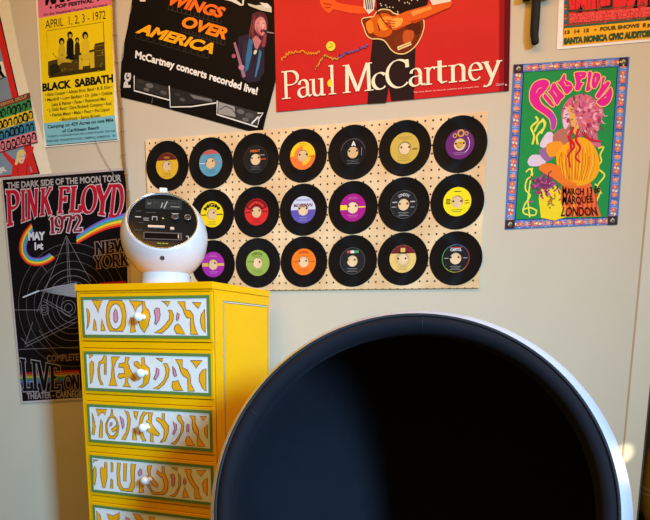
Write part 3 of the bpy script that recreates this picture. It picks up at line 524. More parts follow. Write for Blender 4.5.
for k in range(46):
    a = rnd.random()*6.28; q = rnd.random()**.6; A.ell(*Q2(208+46*q*cos(a), 205+52*q*sin(a)), 1.2+rnd.random()*1.3, .8+rnd.random(), ink(*rnd.choice(((170, 44, 110), (206, 96, 156), (130, 40, 90), (110, 70, 110), (90, 120, 90)))), 5, rnd.random()*180, 8)
for k in range(60):
    x, y = rnd.gauss(210, 30), rnd.gauss(205, 30); a = rnd.random()*6.28
    A.line([Q2(x, y), Q2(x+22*cos(a), y+22*sin(a))], 1.1, ink(*rnd.choice(((170, 44, 110), (196, 74, 140), (130, 40, 80), (110, 60, 90)))), 6)
for k in range(14):
    x, y = rnd.gauss(245, 14), rnd.gauss(285, 22); A.line([Q2(x, y), Q2(x+rnd.uniform(-20, 20), y+rnd.uniform(-18, 18))], .9, ink(*rnd.choice(((60, 110, 60), (196, 90, 60), (90, 70, 60)))), 7)
A.poly([Q2(128, 100), Q2(150, 70), Q2(200, 76), Q2(212, 108), Q2(180, 122), Q2(140, 122)], ink(222, 196, 206), 4, 3).poly([Q(185, 450), Q(205, 400), Q(230, 380), Q(250, 400), Q(245, 450)], ink(226, 200, 206), 4, 3).poly([Q(245, 400), Q(290, 365), Q(330, 375), Q(320, 440), Q(260, 460)], ink(186, 110, 90), 4, 3).poly([Q(215, 440), Q(280, 425), Q(300, 470), Q(230, 500)], ink(240, 150, 40), 5, 2).poly([Q2(180, 50), Q2(240, 30), Q2(255, 70), Q2(225, 100), Q2(200, 90)], ink(150, 104, 140), 4, 3)
YL = ink(232, 222, 80)
for pts in ([(150, 440), (158, 400), (145, 360), (175, 330), (165, 310)], [(175, 440), (172, 400), (205, 360), (200, 330), (178, 345), (160, 380)], [(195, 320), (210, 345), (190, 390)]): A.line([Q(*p) for p in pts], 1.7, YL, 4, False, 5)
for pts in ([(120, 150), (140, 135), (150, 165), (125, 185), (118, 230), (140, 260), (115, 300), (110, 340), (160, 350), (170, 325)], [(150, 130), (140, 200), (130, 280), (138, 360)], [(105, 325), (140, 315), (172, 330)], [(455, 40), (480, 35), (465, 70), (470, 100), (452, 130), (485, 165), (455, 210), (470, 250)], [(440, 205), (465, 235), (445, 290)]): A.line([Q2(*p) for p in pts], 1.3, YL, 4, False, 5)
A.part('small_lettering')
Z = lambda x, y: (555+x/13, 180+y/13)
A.text('MARCH 13 66', [Z(95, 200), Z(250, 195), Z(440, 200), Z(590, 155)], [Z(95, 70), Z(200, 110), Z(420, 100), Z(590, 55)], K, 9, .015).text('MARQUEE', [Z(90, 330), Z(300, 310), Z(500, 290)], [Z(100, 175), Z(300, 215), Z(480, 200)], K, 9, .015).text('LONDON', [Z(75, 472), Z(300, 470), Z(560, 462)], [Z(110, 350), Z(300, 350), Z(520, 350)], ink(50, 26, 22), 9, .02)
fin(A)

# --- red lettered poster (upper right corner)
A = poster('auditorium_poster', [(559.6, -20), (556.6, 49.8), (668, 40), (674, -32)], 'white bordered poster with red lettering above an orange band, upper right corner', base=.0012, paper=ink(238, 228, 212))
A.part('color_blocks').poly([(564.6, -20), (562.9, 45.6), (662, 37.6), (668, -31)], ink(64, 96, 70), 1).poly([(564.3, 28.8), (562.4, 46.4), (662, 38), (663.6, 19.4)], ink(246, 172, 34), 2)
for k in range(9): A.poly([(564.0, 26.5-k*3.2), (566.4, 26.3-k*3.2), (566.5, 24.5-k*3.2), (564.1, 24.7-k*3.2)], ink(*((206, 60, 66), (70, 96, 150), (216, 100, 90))[k % 3]), 3)
RD = ink(226, 46, 50)
A.poly([(568.6, 26.0), (650, 18.0), (664, 16.6), (668, -29), (569.8, -18)], ink(206, 52, 50), 2)
A.part('lettering').text('GRATEFUL', [(568.6, 9.6), (611, 5.6)], [(569, -9), (611.5, -14)], RD, 5, .10).text('GRATEFUL', [(568.2, 10.6), (611.4, 6.4)], [(568.6, -9), (611.9, -14)], ink(120, 64, 44), 4, .13, keep=True).text('DEAD', [(613.5, 7), (662, 2)], [(613.8, -13), (663, -19)], RD, 5, .10).text('DEAD', [(613, 8), (662, 3)], [(613.4, -13), (663, -19)], ink(160, 60, 46), 4, .13, keep=True)
A.line([(568.5, 11.6), (583, 10.6)], 1.6, ink(40, 46, 34), 6).line([(601, 8.6), (611, 7)], 2.2, ink(34, 44, 32), 6).line([(611, 8), (611.6, -6)], 1.8, ink(34, 44, 32), 6).poly([(645, 17.6), (646, 20), (664, 18), (664, 15)], ink(40, 60, 44), 6)
A.line([(569, 12.2), (664, 3.4)], .6, ink(90, 80, 60), 6).line([(569, 24.4), (646, 17.6)], .7, ink(90, 80, 60), 6)
for k, (y0, y1) in enumerate(((17.6, 9.6), (21.2, 13.4), (24.8, 17.2))):
    A.text(('QUICKSILVER MESSENGER SERVICE', 'BIG BROTHER AND THE HOLDING CO', 'COUNTRY JOE AND THE FISH')[k], [(569.5, y0), (662, y1)], [(569.6, y0-3.0), (662, y1-3.2)], ink(236, 84, 76), 5, .08)
A.text('13  14  15   \u2022  FOUR SHOWS  8 pm', [(564.6, 34.6), (655, 26.2)], [(564.8, 31.0), (655.2, 22.4)], ink(70, 82, 40), 5, .05).text('SANTA MONICA CIVIC AUDITORIUM', [(563.4, 44.4), (660, 35.8)], [(563.7, 38.8), (660.4, 29.6)], ink(56, 84, 52), 5, .09)
fin(A)

# --- tall black tour poster (left, behind the chest)
A = poster('moon_tour_poster', [(1.6, 177.8), (128.8, 167.8), (132.4, 396.5), (21.8, 403.4)], 'tall black tour poster with red PINK FLOYD lettering and rainbow, behind yellow chest', base=.0012, thick=.0040, paper=mat('poster_margin', (186, 168, 158), .6))
A.part('black_field').poly([(3.6, 180.2), (126.6, 170.5), (130, 394.2), (23.6, 401.2)], ink(19, 15, 15), 1)
for k in range(14): A.ell(rnd.uniform(27, 62), rnd.uniform(240, 350), rnd.uniform(4, 9), rnd.uniform(3, 8), ink(26, 21, 21), 2, rnd.random()*90, 12)
A.part('line_drawing'); LN = ink(128, 116, 112); LN2 = ink(96, 86, 82)
cx, cy = 73.5, 305
for rr in (11, 16, 21, 26, 32, 39, 47, 55): A.line([(cx+rr*.98*cos(t*pi/24), cy+rr*1.12*sin(t*pi/24)) for t in range(-49, 9)], .5, LN2 if rr % 2 else LN, 3)
for a, b in (((67.3, 236), (38, 312)), ((67.3, 236), (92, 282)), ((67.6, 238), (69.5, 290)), ((68.8, 238), (72, 290)), ((15.6, 310), (46, 310)), ((18, 349.5), (80, 347)), ((26, 344), (78, 318)), ((26, 347), (78, 322)), ((45, 299), (72, 314)), ((44, 301), (72, 317)), ((34, 322), (26, 344)), ((30, 346), (22, 338)), ((40, 330), (62, 360)), ((48, 272), (40, 262))): A.line([a, b], .55, LN, 3)
for rr in (2.5, 4.5): A.line([(45.4+rr*cos(t*pi/8), 310+rr*1.1*sin(t*pi/8)) for t in range(16)], .45, LN, 3, True); A.line([(69.5+rr*1.6*cos(t*pi/8), 308+rr*1.7*sin(t*pi/8)) for t in range(16)], .45, LN, 3, True)
A.poly([(40, 291), (56, 286.5), (78, 282.6), (77, 297.6), (56, 294)], ink(150, 142, 138), 4)
for k in range(6): A.line([(42, 291.2), (77, 283.6+k*2.5)], .35, ink(96, 90, 88), 5)
A.line([(24, 297.5), (40.4, 290.8)], 1.6, ink(196, 192, 188), 4)
A.part('rainbow')
RB = [(216, 40, 34), (238, 120, 30), (240, 204, 48), (86, 160, 90), (70, 150, 200), (120, 90, 170)]
hook = [(32.5, 224), (25, 233), (21, 244), (22, 255), (29, 263.5), (40, 265.5), (50, 262.5), (56, 258)]
cen = (37.5, 243)
for i, c in enumerate(RB):
    q = []
    for x, y in crom(hook, 6): d = Vector((cen[0]-x, cen[1]-y)).normalized()*(i*1.35); q.append((x+d.x, y+d.y))
    A.line(q, 1.5, ink(*c), 3)
A.part('rainbow')
for i, c in enumerate(RB): A.line(crom([(77.6, 243.8-i*1.45), (94, 234.6-i*1.75), (110, 228.2-i*1.95), (128.4, 224.5-i*2.1)], 6), [1.7, 2.3], ink(*c), 3)
A.part('rainbow')
for i, c in enumerate(RB): A.line([(20.8+i*.15, 373.5+i*2.0), (80, 370.5+i*2.0)], 2.1, ink(*[int(v*.72) for v in c]), 3)
A.part('red_stripe')
A.poly([(100, 283), (126, 281), (129, 286), (104, 289)], ink(170, 30, 30), 3)
A.part('title_lettering'); RDD = ink(178, 26, 46); PK = ink(206, 180, 172)
pb = [(8, 226.5), (23, 222), (40, 216), (56, 213.6), (72, 212.5), (88, 212.8), (106, 215.5), (122, 219.5)]; pt = [(6.4, 191.6), (22, 191.0), (36, 189.8), (52, 188.2), (68, 187.4), (84, 186.6), (101, 186), (126, 184.6)]
sl = [(6.5, 21.5), (21.5, 28), (28, 41.5), (42, 56), (60.5, 72.5), (72.5, 86.5), (85, 101), (98.5, 116), (114, 129)]
sl = [((a+.5-6.5)/121, (b-.9-6.5)/121) for a, b in sl]
A.serif('PINKFLOYD', pb, pt, PK, 3, .21, .08, grow=.036, slots=sl).serif('PINKFLOYD', pb, pt, RDD, 5, .21, .08, slots=sl)
yb = [(51, 233.8), (83, 231.6)]; yt = [(50.4, 217.2), (82.4, 214.8)]
A.serif('1972', yb, yt, PK, 3, .2, .08, grow=.06).serif('1972', yb, yt, ink(128, 30, 44), 5, .2, .08)
A.part('lettering')
A.text('THE DARK SIDE OF THE MOON TOUR', [(8.3, 189.0), (65, 184.6), (122.4, 181.6)], [(8.1, 182.8), (65, 178.3), (122.2, 174.8)], ink(170, 158, 148), 4, .03)
def outl(body, b, t, w1, lay=4, g=.06): A.serif(body, b, t, ink(150, 122, 104), lay, .2, .09, grow=g).serif(body, b, t, ink(22, 18, 18), lay+2, .2, .09, keep=True)  # brown outline ink carries the shadow cast over these words
A.text('MAY', [(29.6, 240.2), (46.5, 239.6)], [(29.4, 232.6), (46.2, 232)], ink(206, 202, 198), 4, .06).text('1st', [(35.8, 249.8), (44.4, 249.2)], [(35.6, 242.8), (44.2, 242.2)], ink(206, 202, 198), 4, .06)
outl('NEW', [(96.4, 255.4), (129, 251)], [(96, 243), (128.6, 238.6)], 1); outl('YORK', [(95.4, 268.6), (130, 265.5)], [(95.2, 256.6), (129.6, 253)], 1)
A.serif('LIVE', [(24.4, 390.6), (61.5, 389.8)], [(21.4, 359), (35, 361), (61.5, 366.5)], ink(146, 134, 128), 5, .2, .08, grow=.035).serif('LIVE', [(24.4, 390.6), (61.5, 389.8)], [(21.4, 359), (35, 361), (61.5, 366.5)], ink(18, 15, 15), 7, .2, .08, keep=True)
outl('ON', [(65.4, 389.8), (81, 389)], [(65.2, 376), (80.8, 374.6)], 1)
A.text('COMPLETE', [(48, 361.8), (80, 360)], [(47.8, 355), (79.8, 353)], ink(120, 96, 80), 4, .03).text('THEATER - CARNEGIE', [(28, 398.9), (84, 396.3)], [(27.8, 392.6), (83.8, 390)], ink(150, 132, 120), 4, .03)
fin(A)

# --- comic style poster at the far left
A = poster('comic_poster', [(-26, 2), (8.5, -4), (14, 26), (21, 60), (30, 95), (42, 135), (52, 174), (30, 179), (-20, 184)], 'cream edged comic style poster of a blond woman in red, at the far left', base=.0012, paper=ink(232, 218, 184))
GB = ink(126, 140, 148)
A.part('picture').poly([(-24, 10), (-1, 9), (8.5, 51), (18.6, 94), (32, 147), (40.4, 174), (-18, 180)], ink(20, 18, 20), 1).poly([(-24, 12), (-2, 11), (7.6, 51), (17.7, 95), (31, 147), (38.8, 173), (-18, 179)], ink(206, 40, 36), 2).poly([(-24, 14), (-7, 16), (-1, 42), (3.6, 60), (12, 96), (24, 147), (33, 172), (-18, 178)], GB, 3).line([(-2, 81), (6.5, 77)], .7, K, 4)
A.poly([(12, 177), (13, 166), (8, 160), (2, 152), (4.5, 150.5), (11, 157), (17, 161), (25, 160), (28.5, 152), (30.5, 146), (34.5, 147), (32, 158), (30.5, 168), (32, 176)], ink(206, 44, 38), 4).poly([(18, 158), (20.5, 152.5), (24.5, 153.5), (25.2, 159), (23, 163.6), (20, 163)], ink(226, 190, 160), 5, 2).poly([(17, 158), (18, 152.5), (22, 149.5), (26, 152), (26, 155), (22.5, 154), (20, 157), (18.6, 164), (15.6, 165)], ink(220, 196, 120), 6, 2).line([(20.4, 156.6), (21.6, 156.4)], .6, K, 6).line([(23, 156.6), (24, 156.8)], .6, K, 6).line([(21.6, 160.8), (23.2, 160.9)], .6, ink(180, 30, 30), 6).line([(18, 166), (19, 176)], .5, ink(110, 20, 20), 6).line([(28, 162), (27, 175)], .5, ink(110, 20, 20), 6)
A.part('lettering').poly([(-20, 66), (3, 61.5), (7, 76.5), (-20, 83)], ink(236, 224, 190), 4).text('ROVER', [(-24, 82.5), (5.6, 75.4)], [(-26, 69.5), (3.4, 63.4)], K, 5, .10).text('CAR', [(-12, 179.5), (8, 170.6)], [(-13, 174.5), (6.5, 165.6)], ink(214, 206, 190), 5, .06)
fin(A)
A = poster('band_card', [(-14, 107.5), (30.4, 92.8), (32, 103), (38.6, 142.8), (-8, 155.5)], 'small card of faces in green, yellow, blue and pink strips over comic poster', cat='card', base=.0040, paper=ink(120, 52, 44))
A.part('color_strips')
for k, c in enumerate(((62, 138, 76), (226, 192, 50), (62, 130, 150), (220, 128, 132))):
    t0, t1 = .12+k*.215, .12+(k+1)*.215
    L = lambda t: (-14+6*t, 107.5+48*t); R = lambda t: (30.4+8.2*t, 92.8+50*t)
    A.poly([L(t0), L(t1), R(t1), R(t0)], ink(*c), 1)
    n = 9
    for j in range(n):
        t = (j+.5+rnd.uniform(-.1, .1))/n; a, b = L((t0+t1)/2+.01), R((t0+t1)/2+.01); x, y = a[0]+(b[0]-a[0])*t, a[1]+(b[1]-a[1])*t
        w_ = rnd.uniform(.75, 1.15); y += rnd.uniform(-.9, .9); dx = rnd.uniform(-.6, .6)
        A.poly([(x-2.5*w_, y+rnd.uniform(2, 5)), (x-2.6*w_, y-1), (x-1.5*w_+dx, y-4), (x+.8+dx, y-4.4), (x+2.2*w_, y-2), (x+2.5*w_, y+rnd.uniform(2, 5))], K, 2, 2).poly([(x-1.1, y+3), (x-1.2, y-1.5), (x+.9, y-2), (x+1.1, y+2.6)], ink(*c), 3, 2).line([(x-.8, y), (x+.8, y-.2)], .45, K, 4).line([(x-.4, y+1.8), (x+.5, y+1.7)], .4, K, 4)
A.part('lettering').text('THE LIVERPOOL GROUP', [(-10, 110.8), (28, 98.2)], [(-10.4, 107.6), (27.6, 95)], ink(196, 150, 90), 2, .03)
fin(A)

# ================================================================== ROPE, STRING, HOOK
def wl_(x, y, d): return wall(x, y, -d)
rope = crom([(113.2, -6), (114.6, 30), (116.4, 60), (118.9, 90), (121.2, 110), (122.6, 135), (124.2, 160), (126.6, 180), (128.4, 198), (129.6, 214)], 26)
mb = MB(); rm = mat('rope_jute', (150, 110, 62), .9, var=.25, scale=160, bump=.5)
P3 = [wl_(x, y, .0115) for x, y in rope]
for ph in (0, 2*pi/3, 4*pi/3):
    mb.tube([p+Vector((.0029*cos(ph+i*.75), .0022*sin(ph+i*.75), 0)) for i, p in enumerate(P3)], .0026, rm, 6)
rp = thing('jute_rope', P3[-1], 'thin twisted jute rope hanging beside the yellow festival poster', 'rope'); o = mb.build('strand', rp, P3[-1])
kb = MB()
for i in range(6, len(P3)-4, 24):
    kb.lathe(P3[i], (0, 0, 1), [(0, -.006), (.0056, -.004), (.0074, 0), (.0056, .004), (0, .006)], rm, 10)
kb.build('knots', rp, P3[-1])
mb = MB(); pts = [wl_(x, y, d) for x, y, d in ((95, 139, .0065), (100, 151, .0066), (106, 162, .0075), (112, 172, .0085), (118.8, 182.5, .0085))]
mb.tube(crom([tuple(p) for p in pts], 4), .0011, mat('string_grey', (148, 140, 128), .8), 6)
tag(mb.build('string', origin=pts[-1]), 'thin grey string slanting from the yellow poster down to the black one', 'string')
hk = thing('wall_hook', wall(535, 45), 'black curved handle hanging from a black bracket at the top edge', 'hook')
hb = mat('hook_black', (34, 31, 31), .75, var=.15, spec=.2); o0 = hk.location
mb = MB()
for x0, x1, yb_ in ((522.4, 531, 2.6), (541.8, 550, .6)):
    a, b = wall(x0, yb_), wall(x1, -14); mb.box((a.x, -.034, a.z), (b.x, -.0006, b.z), hb)
a, b = wall(526, -6), wall(548, -18); mb.box((a.x, -.03, a.z), (b.x, -.004, b.z), hb)
mb.build('bracket', hk, o0, bevel=.004)
path = crom([(536.8, -10), (536.3, 2), (535.6, 14), (534.8, 26), (534.4, 34), (535.0, 40), (535.4, 44.6)], 5)
mb = MB(); rr = [.0158]*4
n = len(path); rad = [.0138+.0022*sin(pi*min(1, i/(n*.75))) if i < n*.72 else .0138 for i in range(n)]; rad[-1] = .005; rad[-2] = .010; rad[-3] = .013
mb.tube([wl_(x, y, .020) for x, y in path], [q*.84 for q in rad], hb, 14); mb.build('handle', hk, o0)

# ================================================================== CHEST OF DRAWERS
DYAW = -0.0756; W, D, H = .511, .40, 1.289
e = Vector((cos(DYAW), sin(DYAW), 0)); nrm = Vector((-sin(DYAW), cos(DYAW), 0))
corner = Vector((-.1526, -.45, 0)) + e*.011
DC = corner - e*(W/2) + nrm*(D/2)
dr = thing('chest_of_drawers', DC, 'tall yellow chest with hand painted weekday drawers and white knobs', 'chest of drawers', rz=DYAW)
YP = mat('yellow_paint', (255, 178, 0), .42, var=.05, scale=7, spec=.12); YD = mat('yellow_paint_rail', (248, 166, 0), .45, var=.07, scale=7)
GP = mat('green_border', (92, 128, 62), .5); BRN = mat('outline_brown', (92, 52, 44), .6); WP = mat('panel_white', (236, 228, 214), .55, var=.05, scale=60); YI = mat('panel_yellow', (250, 172, 10), .5); PI = mat('panel_pink', (226, 140, 152), .5); GY = mat('inlay_dark', (84, 78, 70), .5); WI = mat('inlay_white', (226, 218, 200), .5)
FR = -D/2
side = lambda x0, x1: MB().box((x0, FR+.004, .0), (x1, D/2, H-.022), YP).build('side_panel', dr, bevel=.001)
side(-W/2, -W/2+.012); sr = side(W/2-.012, W/2)
MB().box((-W/2+.012, D/2-.012, .04), (W/2-.012, D/2-.004, H-.022), YD).build('back_panel', dr)
MB().box((-W/2-.002, FR-.002, H-.021), (W/2+.002, D/2+.002, H), YP).build('top', dr, bevel=.0015)
MB().box((-W/2+.012, FR+.02, .0), (W/2-.012, FR+.035, .05), YD).build('plinth', dr)
mb = MB(); x = W/2+.0003   # inlaid line rectangle on the right side
ya, yb2, za, zb = FR+.062, D/2-.012, .12, H-.052
for off, wd, mm in ((0, .0022, GY), (.0026, .0022, WI), (.0052, .0018, GY)):
    a0, a1, b0, b1 = ya+off, yb2-off, za+off, zb-off
    for (p, q) in (((a0, b0), (a1, b0+wd)), ((a0, b1-wd), (a1, b1)), ((a0, b0+wd), (a0+wd, b1-wd)), ((a1-wd, b0+wd), (a1, b1-wd))):
        mb.add([(x, p[0], p[1]), (x, q[0], p[1]), (x, q[0], q[1]), (x, p[0], q[1])], [(0, 1, 2, 3)], mm)
so = mb.build('side_inlay', sr)
mb = MB(); mb.box((W/2-.0005, FR+.006, .02), (W/2+.0005, FR+.0085, H-.024), BRN); mb.build('edge_line', sr)
PW, PH, PITD = .480, .130, .1752; PTOP = -.3204+ZO; PX1 = W/2-.011; PX0 = PX1-PW
inv = Matrix.Translation(DC) @ Matrix.Rotation(DYAW, 4, 'Z'); inv.invert()
def dmap(x, y):
    o_ = inv @ CP; d = (inv.to_3x3() @ ray(x, y)); t = (FR+.002-o_.y)/d.y; p = o_+d*t; return p.x, p.z
def cr(x0, y0): return lambda pts: [(x0+a/8.667, y0+b/8.667) for a, b in pts]
ell = lambda cx, cy, rx, ry: [(cx+rx*cos(2*pi*k/20), cy+ry*sin(2*pi*k/20)) for k in range(20)]
L1, R1, L2, R2, L3, R3, L4, R4 = cr(75, 283), cr(145, 283), cr(75, 340), cr(145, 340), cr(75, 395), cr(145, 395), cr(75, 448), cr(145, 448)
Y_, P_, W_ = 'Y', 'P', 'W'
SH = {0: [(L1, Y_, [(103,218),(120,230),(130,270),(128,330),(118,375),(105,403),(112,330),(108,270)]), (L1, Y_, [(150,150),(240,152),(215,205),(203,262),(190,215)]), (L1, Y_, [(170,308),(182,340),(192,412),(160,408),(165,360)]), (L1, Y_, [(235,305),(250,360),(268,412),(228,415),(230,360)]),
  (L1, Y_, [(300,150),(410,152),(432,190),(447,280),(440,370),(418,420),(305,415),(280,360),(272,280),(280,200)]), (L1, W_, ell(357,290,56,110)), (L1, P_, [(355,222),(372,245),(378,300),(372,335),(358,345),(342,330),(340,260)]),
  (L1, Y_, [(472,152),(592,158),(575,185),(545,205),(525,250),(510,205)]), (L1, Y_, [(480,300),(510,310),(528,425),(478,428),(490,370),(492,330)]), (L1, Y_, [(585,160),(605,158),(612,205),(645,243),(655,290),(637,370),(603,430),(570,385),(548,330),(560,290),(590,240)]),
  (R1, P_, [(85,235),(105,215),(130,220),(137,270),(128,320),(100,360),(90,350),(98,300),(90,265)]), (R1, Y_, [(148,158),(222,160),(198,205),(180,175)]), (R1, Y_, [(203,235),(235,238),(250,275),(245,330),(205,385),(150,435),(80,430),(130,405),(180,360),(215,310),(218,265)]), (R1, P_, [(285,258),(303,270),(298,310),(282,328),(277,300)]), (R1, Y_, [(290,352),(310,375),(352,445),(275,438),(255,400),(262,370)]), (R1, Y_, [(285,160),(352,162),(350,205),(360,235),(395,240),(420,275),(425,340),(440,400),(465,445),(398,445),(395,350),(398,305),(365,300),(345,265),(330,220)]), (R1, Y_, [(410,168),(492,170),(465,222),(440,195)]), (R1, Y_, [(520,225),(525,430),(495,390),(482,330),(490,270)])],
 1: [(L2, Y_, [(125,118),(162,130),(128,158)]), (L2, Y_, [(148,178),(165,195),(165,270),(150,365),(135,380),(132,290),(132,200)]), (L2, Y_, [(255,130),(275,140),(275,300),(258,300),(255,200),(225,205),(215,260),(225,340),(250,392),(225,385),(205,330),(200,250),(210,190),(240,170)]), (L2, Y_, [(318,145),(392,145),(360,180),(340,240),(345,320),(370,395),(298,395),(318,320),(325,220)]),
  (L2, Y_, [(440,150),(478,150),(460,190),(480,250),(525,330),(520,355),(490,340),(465,310),(462,370),(490,408),(415,400),(440,370),(440,320),(395,335),(372,320),(385,290),(430,290),(425,240),(380,235),(385,205),(435,195)]), (L2, Y_, [(580,150),(605,152),(608,210),(645,240),(655,300),(640,370),(590,412),(545,410),(590,385),(600,330),(560,250),(515,215),(515,190),(545,185),(582,220)]),
  (R2, Y_, [(98,158),(160,160),(150,190),(125,175)]), (R2, P_, [(105,240),(128,255),(125,300),(95,345),(80,335),(100,290)]), (R2, Y_, [(160,200),(195,205),(215,255),(205,320),(170,380),(120,425),(72,420),(120,395),(165,350),(185,290),(180,240)]), (R2, P_, [(245,225),(268,255),(280,310),(262,318),(250,280)]), (R2, Y_, [(240,360),(290,350),(305,390),(335,438),(250,435),(236,405)]), (R2, Y_, [(265,168),(328,170),(325,235),(370,260),(395,310),(400,380),(435,445),(375,445),(372,330),(340,315),(315,280),(295,215)]), (R2, Y_, [(395,178),(500,178),(465,215),(448,245),(425,205)]), (R2, Y_, [(532,245),(532,445),(500,415),(472,350),(475,300),(500,260)])],
 2: [(L3, Y_, [(150,155),(165,190),(180,270),(170,345),(148,345),(158,270)]), (L3, Y_, [(183,120),(282,125),(262,175),(245,150),(225,155),(205,185)]), (L3, Y_, [(228,205),(242,240),(240,370),(210,365),(218,270)]), (L3, Y_, [(318,120),(328,122),(332,175),(365,205),(385,270),(375,345),(345,380),(300,375),(270,320),(268,250),(290,200),(312,175)]), (L3, W_, ell(325,275,43,80)), (L3, Y_, [(362,258),(318,300),(335,322),(372,295)]), (L3, P_, [(310,240),(330,235),(325,260),(305,275)]), (L3, P_, [(395,180),(425,210),(432,270),(420,295),(408,240)]), (L3, Y_, [(430,132),(465,145),(485,210),(475,300),(440,388),(405,385),(445,320),(460,230),(455,175)]), (L3, Y_, [(510,140),(552,142),(535,215),(520,190)]), (L3, Y_, [(505,285),(520,290),(540,390),(500,388)]), (L3, Y_, [(595,145),(635,150),(600,185),(580,260),(590,330),(620,400),(590,400),(562,340),(558,250),(570,190)]),
  (R3, Y_, [(30,150),(72,152),(60,190),(62,250),(90,290),(130,335),(120,355),(85,345),(72,330),(75,410),(50,405),(50,330),(15,310),(45,280),(40,245),(10,230),(35,205)]), (R3, Y_, [(150,158),(172,160),(172,220),(210,270),(205,330),(180,395),(140,412),(132,408),(165,370),(170,300),(140,250),(98,215),(105,195),(135,200),(152,225)]), (R3, P_, [(250,228),(280,255),(278,300),(255,345),(243,335),(262,290)]), (R3, Y_, [(290,168),(315,180),(318,205),(340,240),(335,310),(290,395),(260,428),(225,422),(270,395),(310,330),(320,255),(290,220),(280,195)]), (R3, P_, [(370,250),(388,255),(385,315),(365,318)]), (R3, Y_, [(365,360),(385,358),(435,440),(365,435),(352,400)]), (R3, Y_, [(390,178),(438,182),(438,245),(465,300),(470,370),(525,445),(455,442),(455,345),(425,320),(410,270),(412,215)]), (R3, Y_, [(475,185),(537,185),(510,222)]), (R3, Y_, [(543,255),(543,380),(520,340),(515,290)])],
 3: [(L4, Y_, [(158,98),(205,105),(172,112),(162,130)]), (L4, Y_, [(172,155),(185,170),(188,240),(175,325),(160,290),(160,190)]), (L4, Y_, [(262,118),(280,125),(282,260),(262,345),(245,345),(225,250),(220,180),(235,160),(255,180)]), (L4, Y_, [(315,118),(332,125),(332,205),(315,210)]), (L4, Y_, [(315,262),(330,275),(332,350),(308,350)]), (L4, Y_, [(370,125),(400,130),(390,200),(395,300),(420,350),(470,350),(490,290),(485,200),(488,135),(530,140),(520,200),(520,330),(500,378),(400,368),(372,320),(365,220)]), (L4, Y_, [(425,130),(452,132),(445,290),(425,285)]), (L4, P_, [(570,175),(585,190),(582,230),(560,240),(552,215)]), (L4, Y_, [(560,290),(585,295),(600,385),(555,385),(565,340)]),
  (R4, Y_, [(25,150),(62,152),(48,200),(50,240),(85,275),(118,325),(108,342),(75,325),(45,285),(10,290),(0,280),(35,230),(22,200)]), (R4, Y_, [(150,158),(168,160),(172,215),(203,290),(200,360),(168,402),(70,400),(40,350),(15,320),(40,310),(60,360),(90,385),(150,380),(172,330),(160,265),(100,215),(105,190),(150,222)]), (R4, Y_, [(228,168),(285,172),(280,200),(262,185)]), (R4, P_, [(225,228),(250,222),(265,260),(255,325),(235,325),(238,270)]), (R4, Y_, [(290,210),(310,250),(310,320),(280,395),(262,420),(212,415),(260,395),(290,340),(298,270)]), (R4, P_, [(345,250),(362,285),(345,320),(333,300)]), (R4, Y_, [(345,342),(385,430),(328,425),(335,380)]), (R4, Y_, [(345,180),(405,185),(398,235),(435,310),(465,345),(470,400),(500,440),(435,435),(432,350),(400,310),(375,260)]), (R4, Y_, [(445,195),(532,195),(485,245)]), (R4, Y_, [(542,260),(542,415),(510,370),(500,310),(520,275)])]}
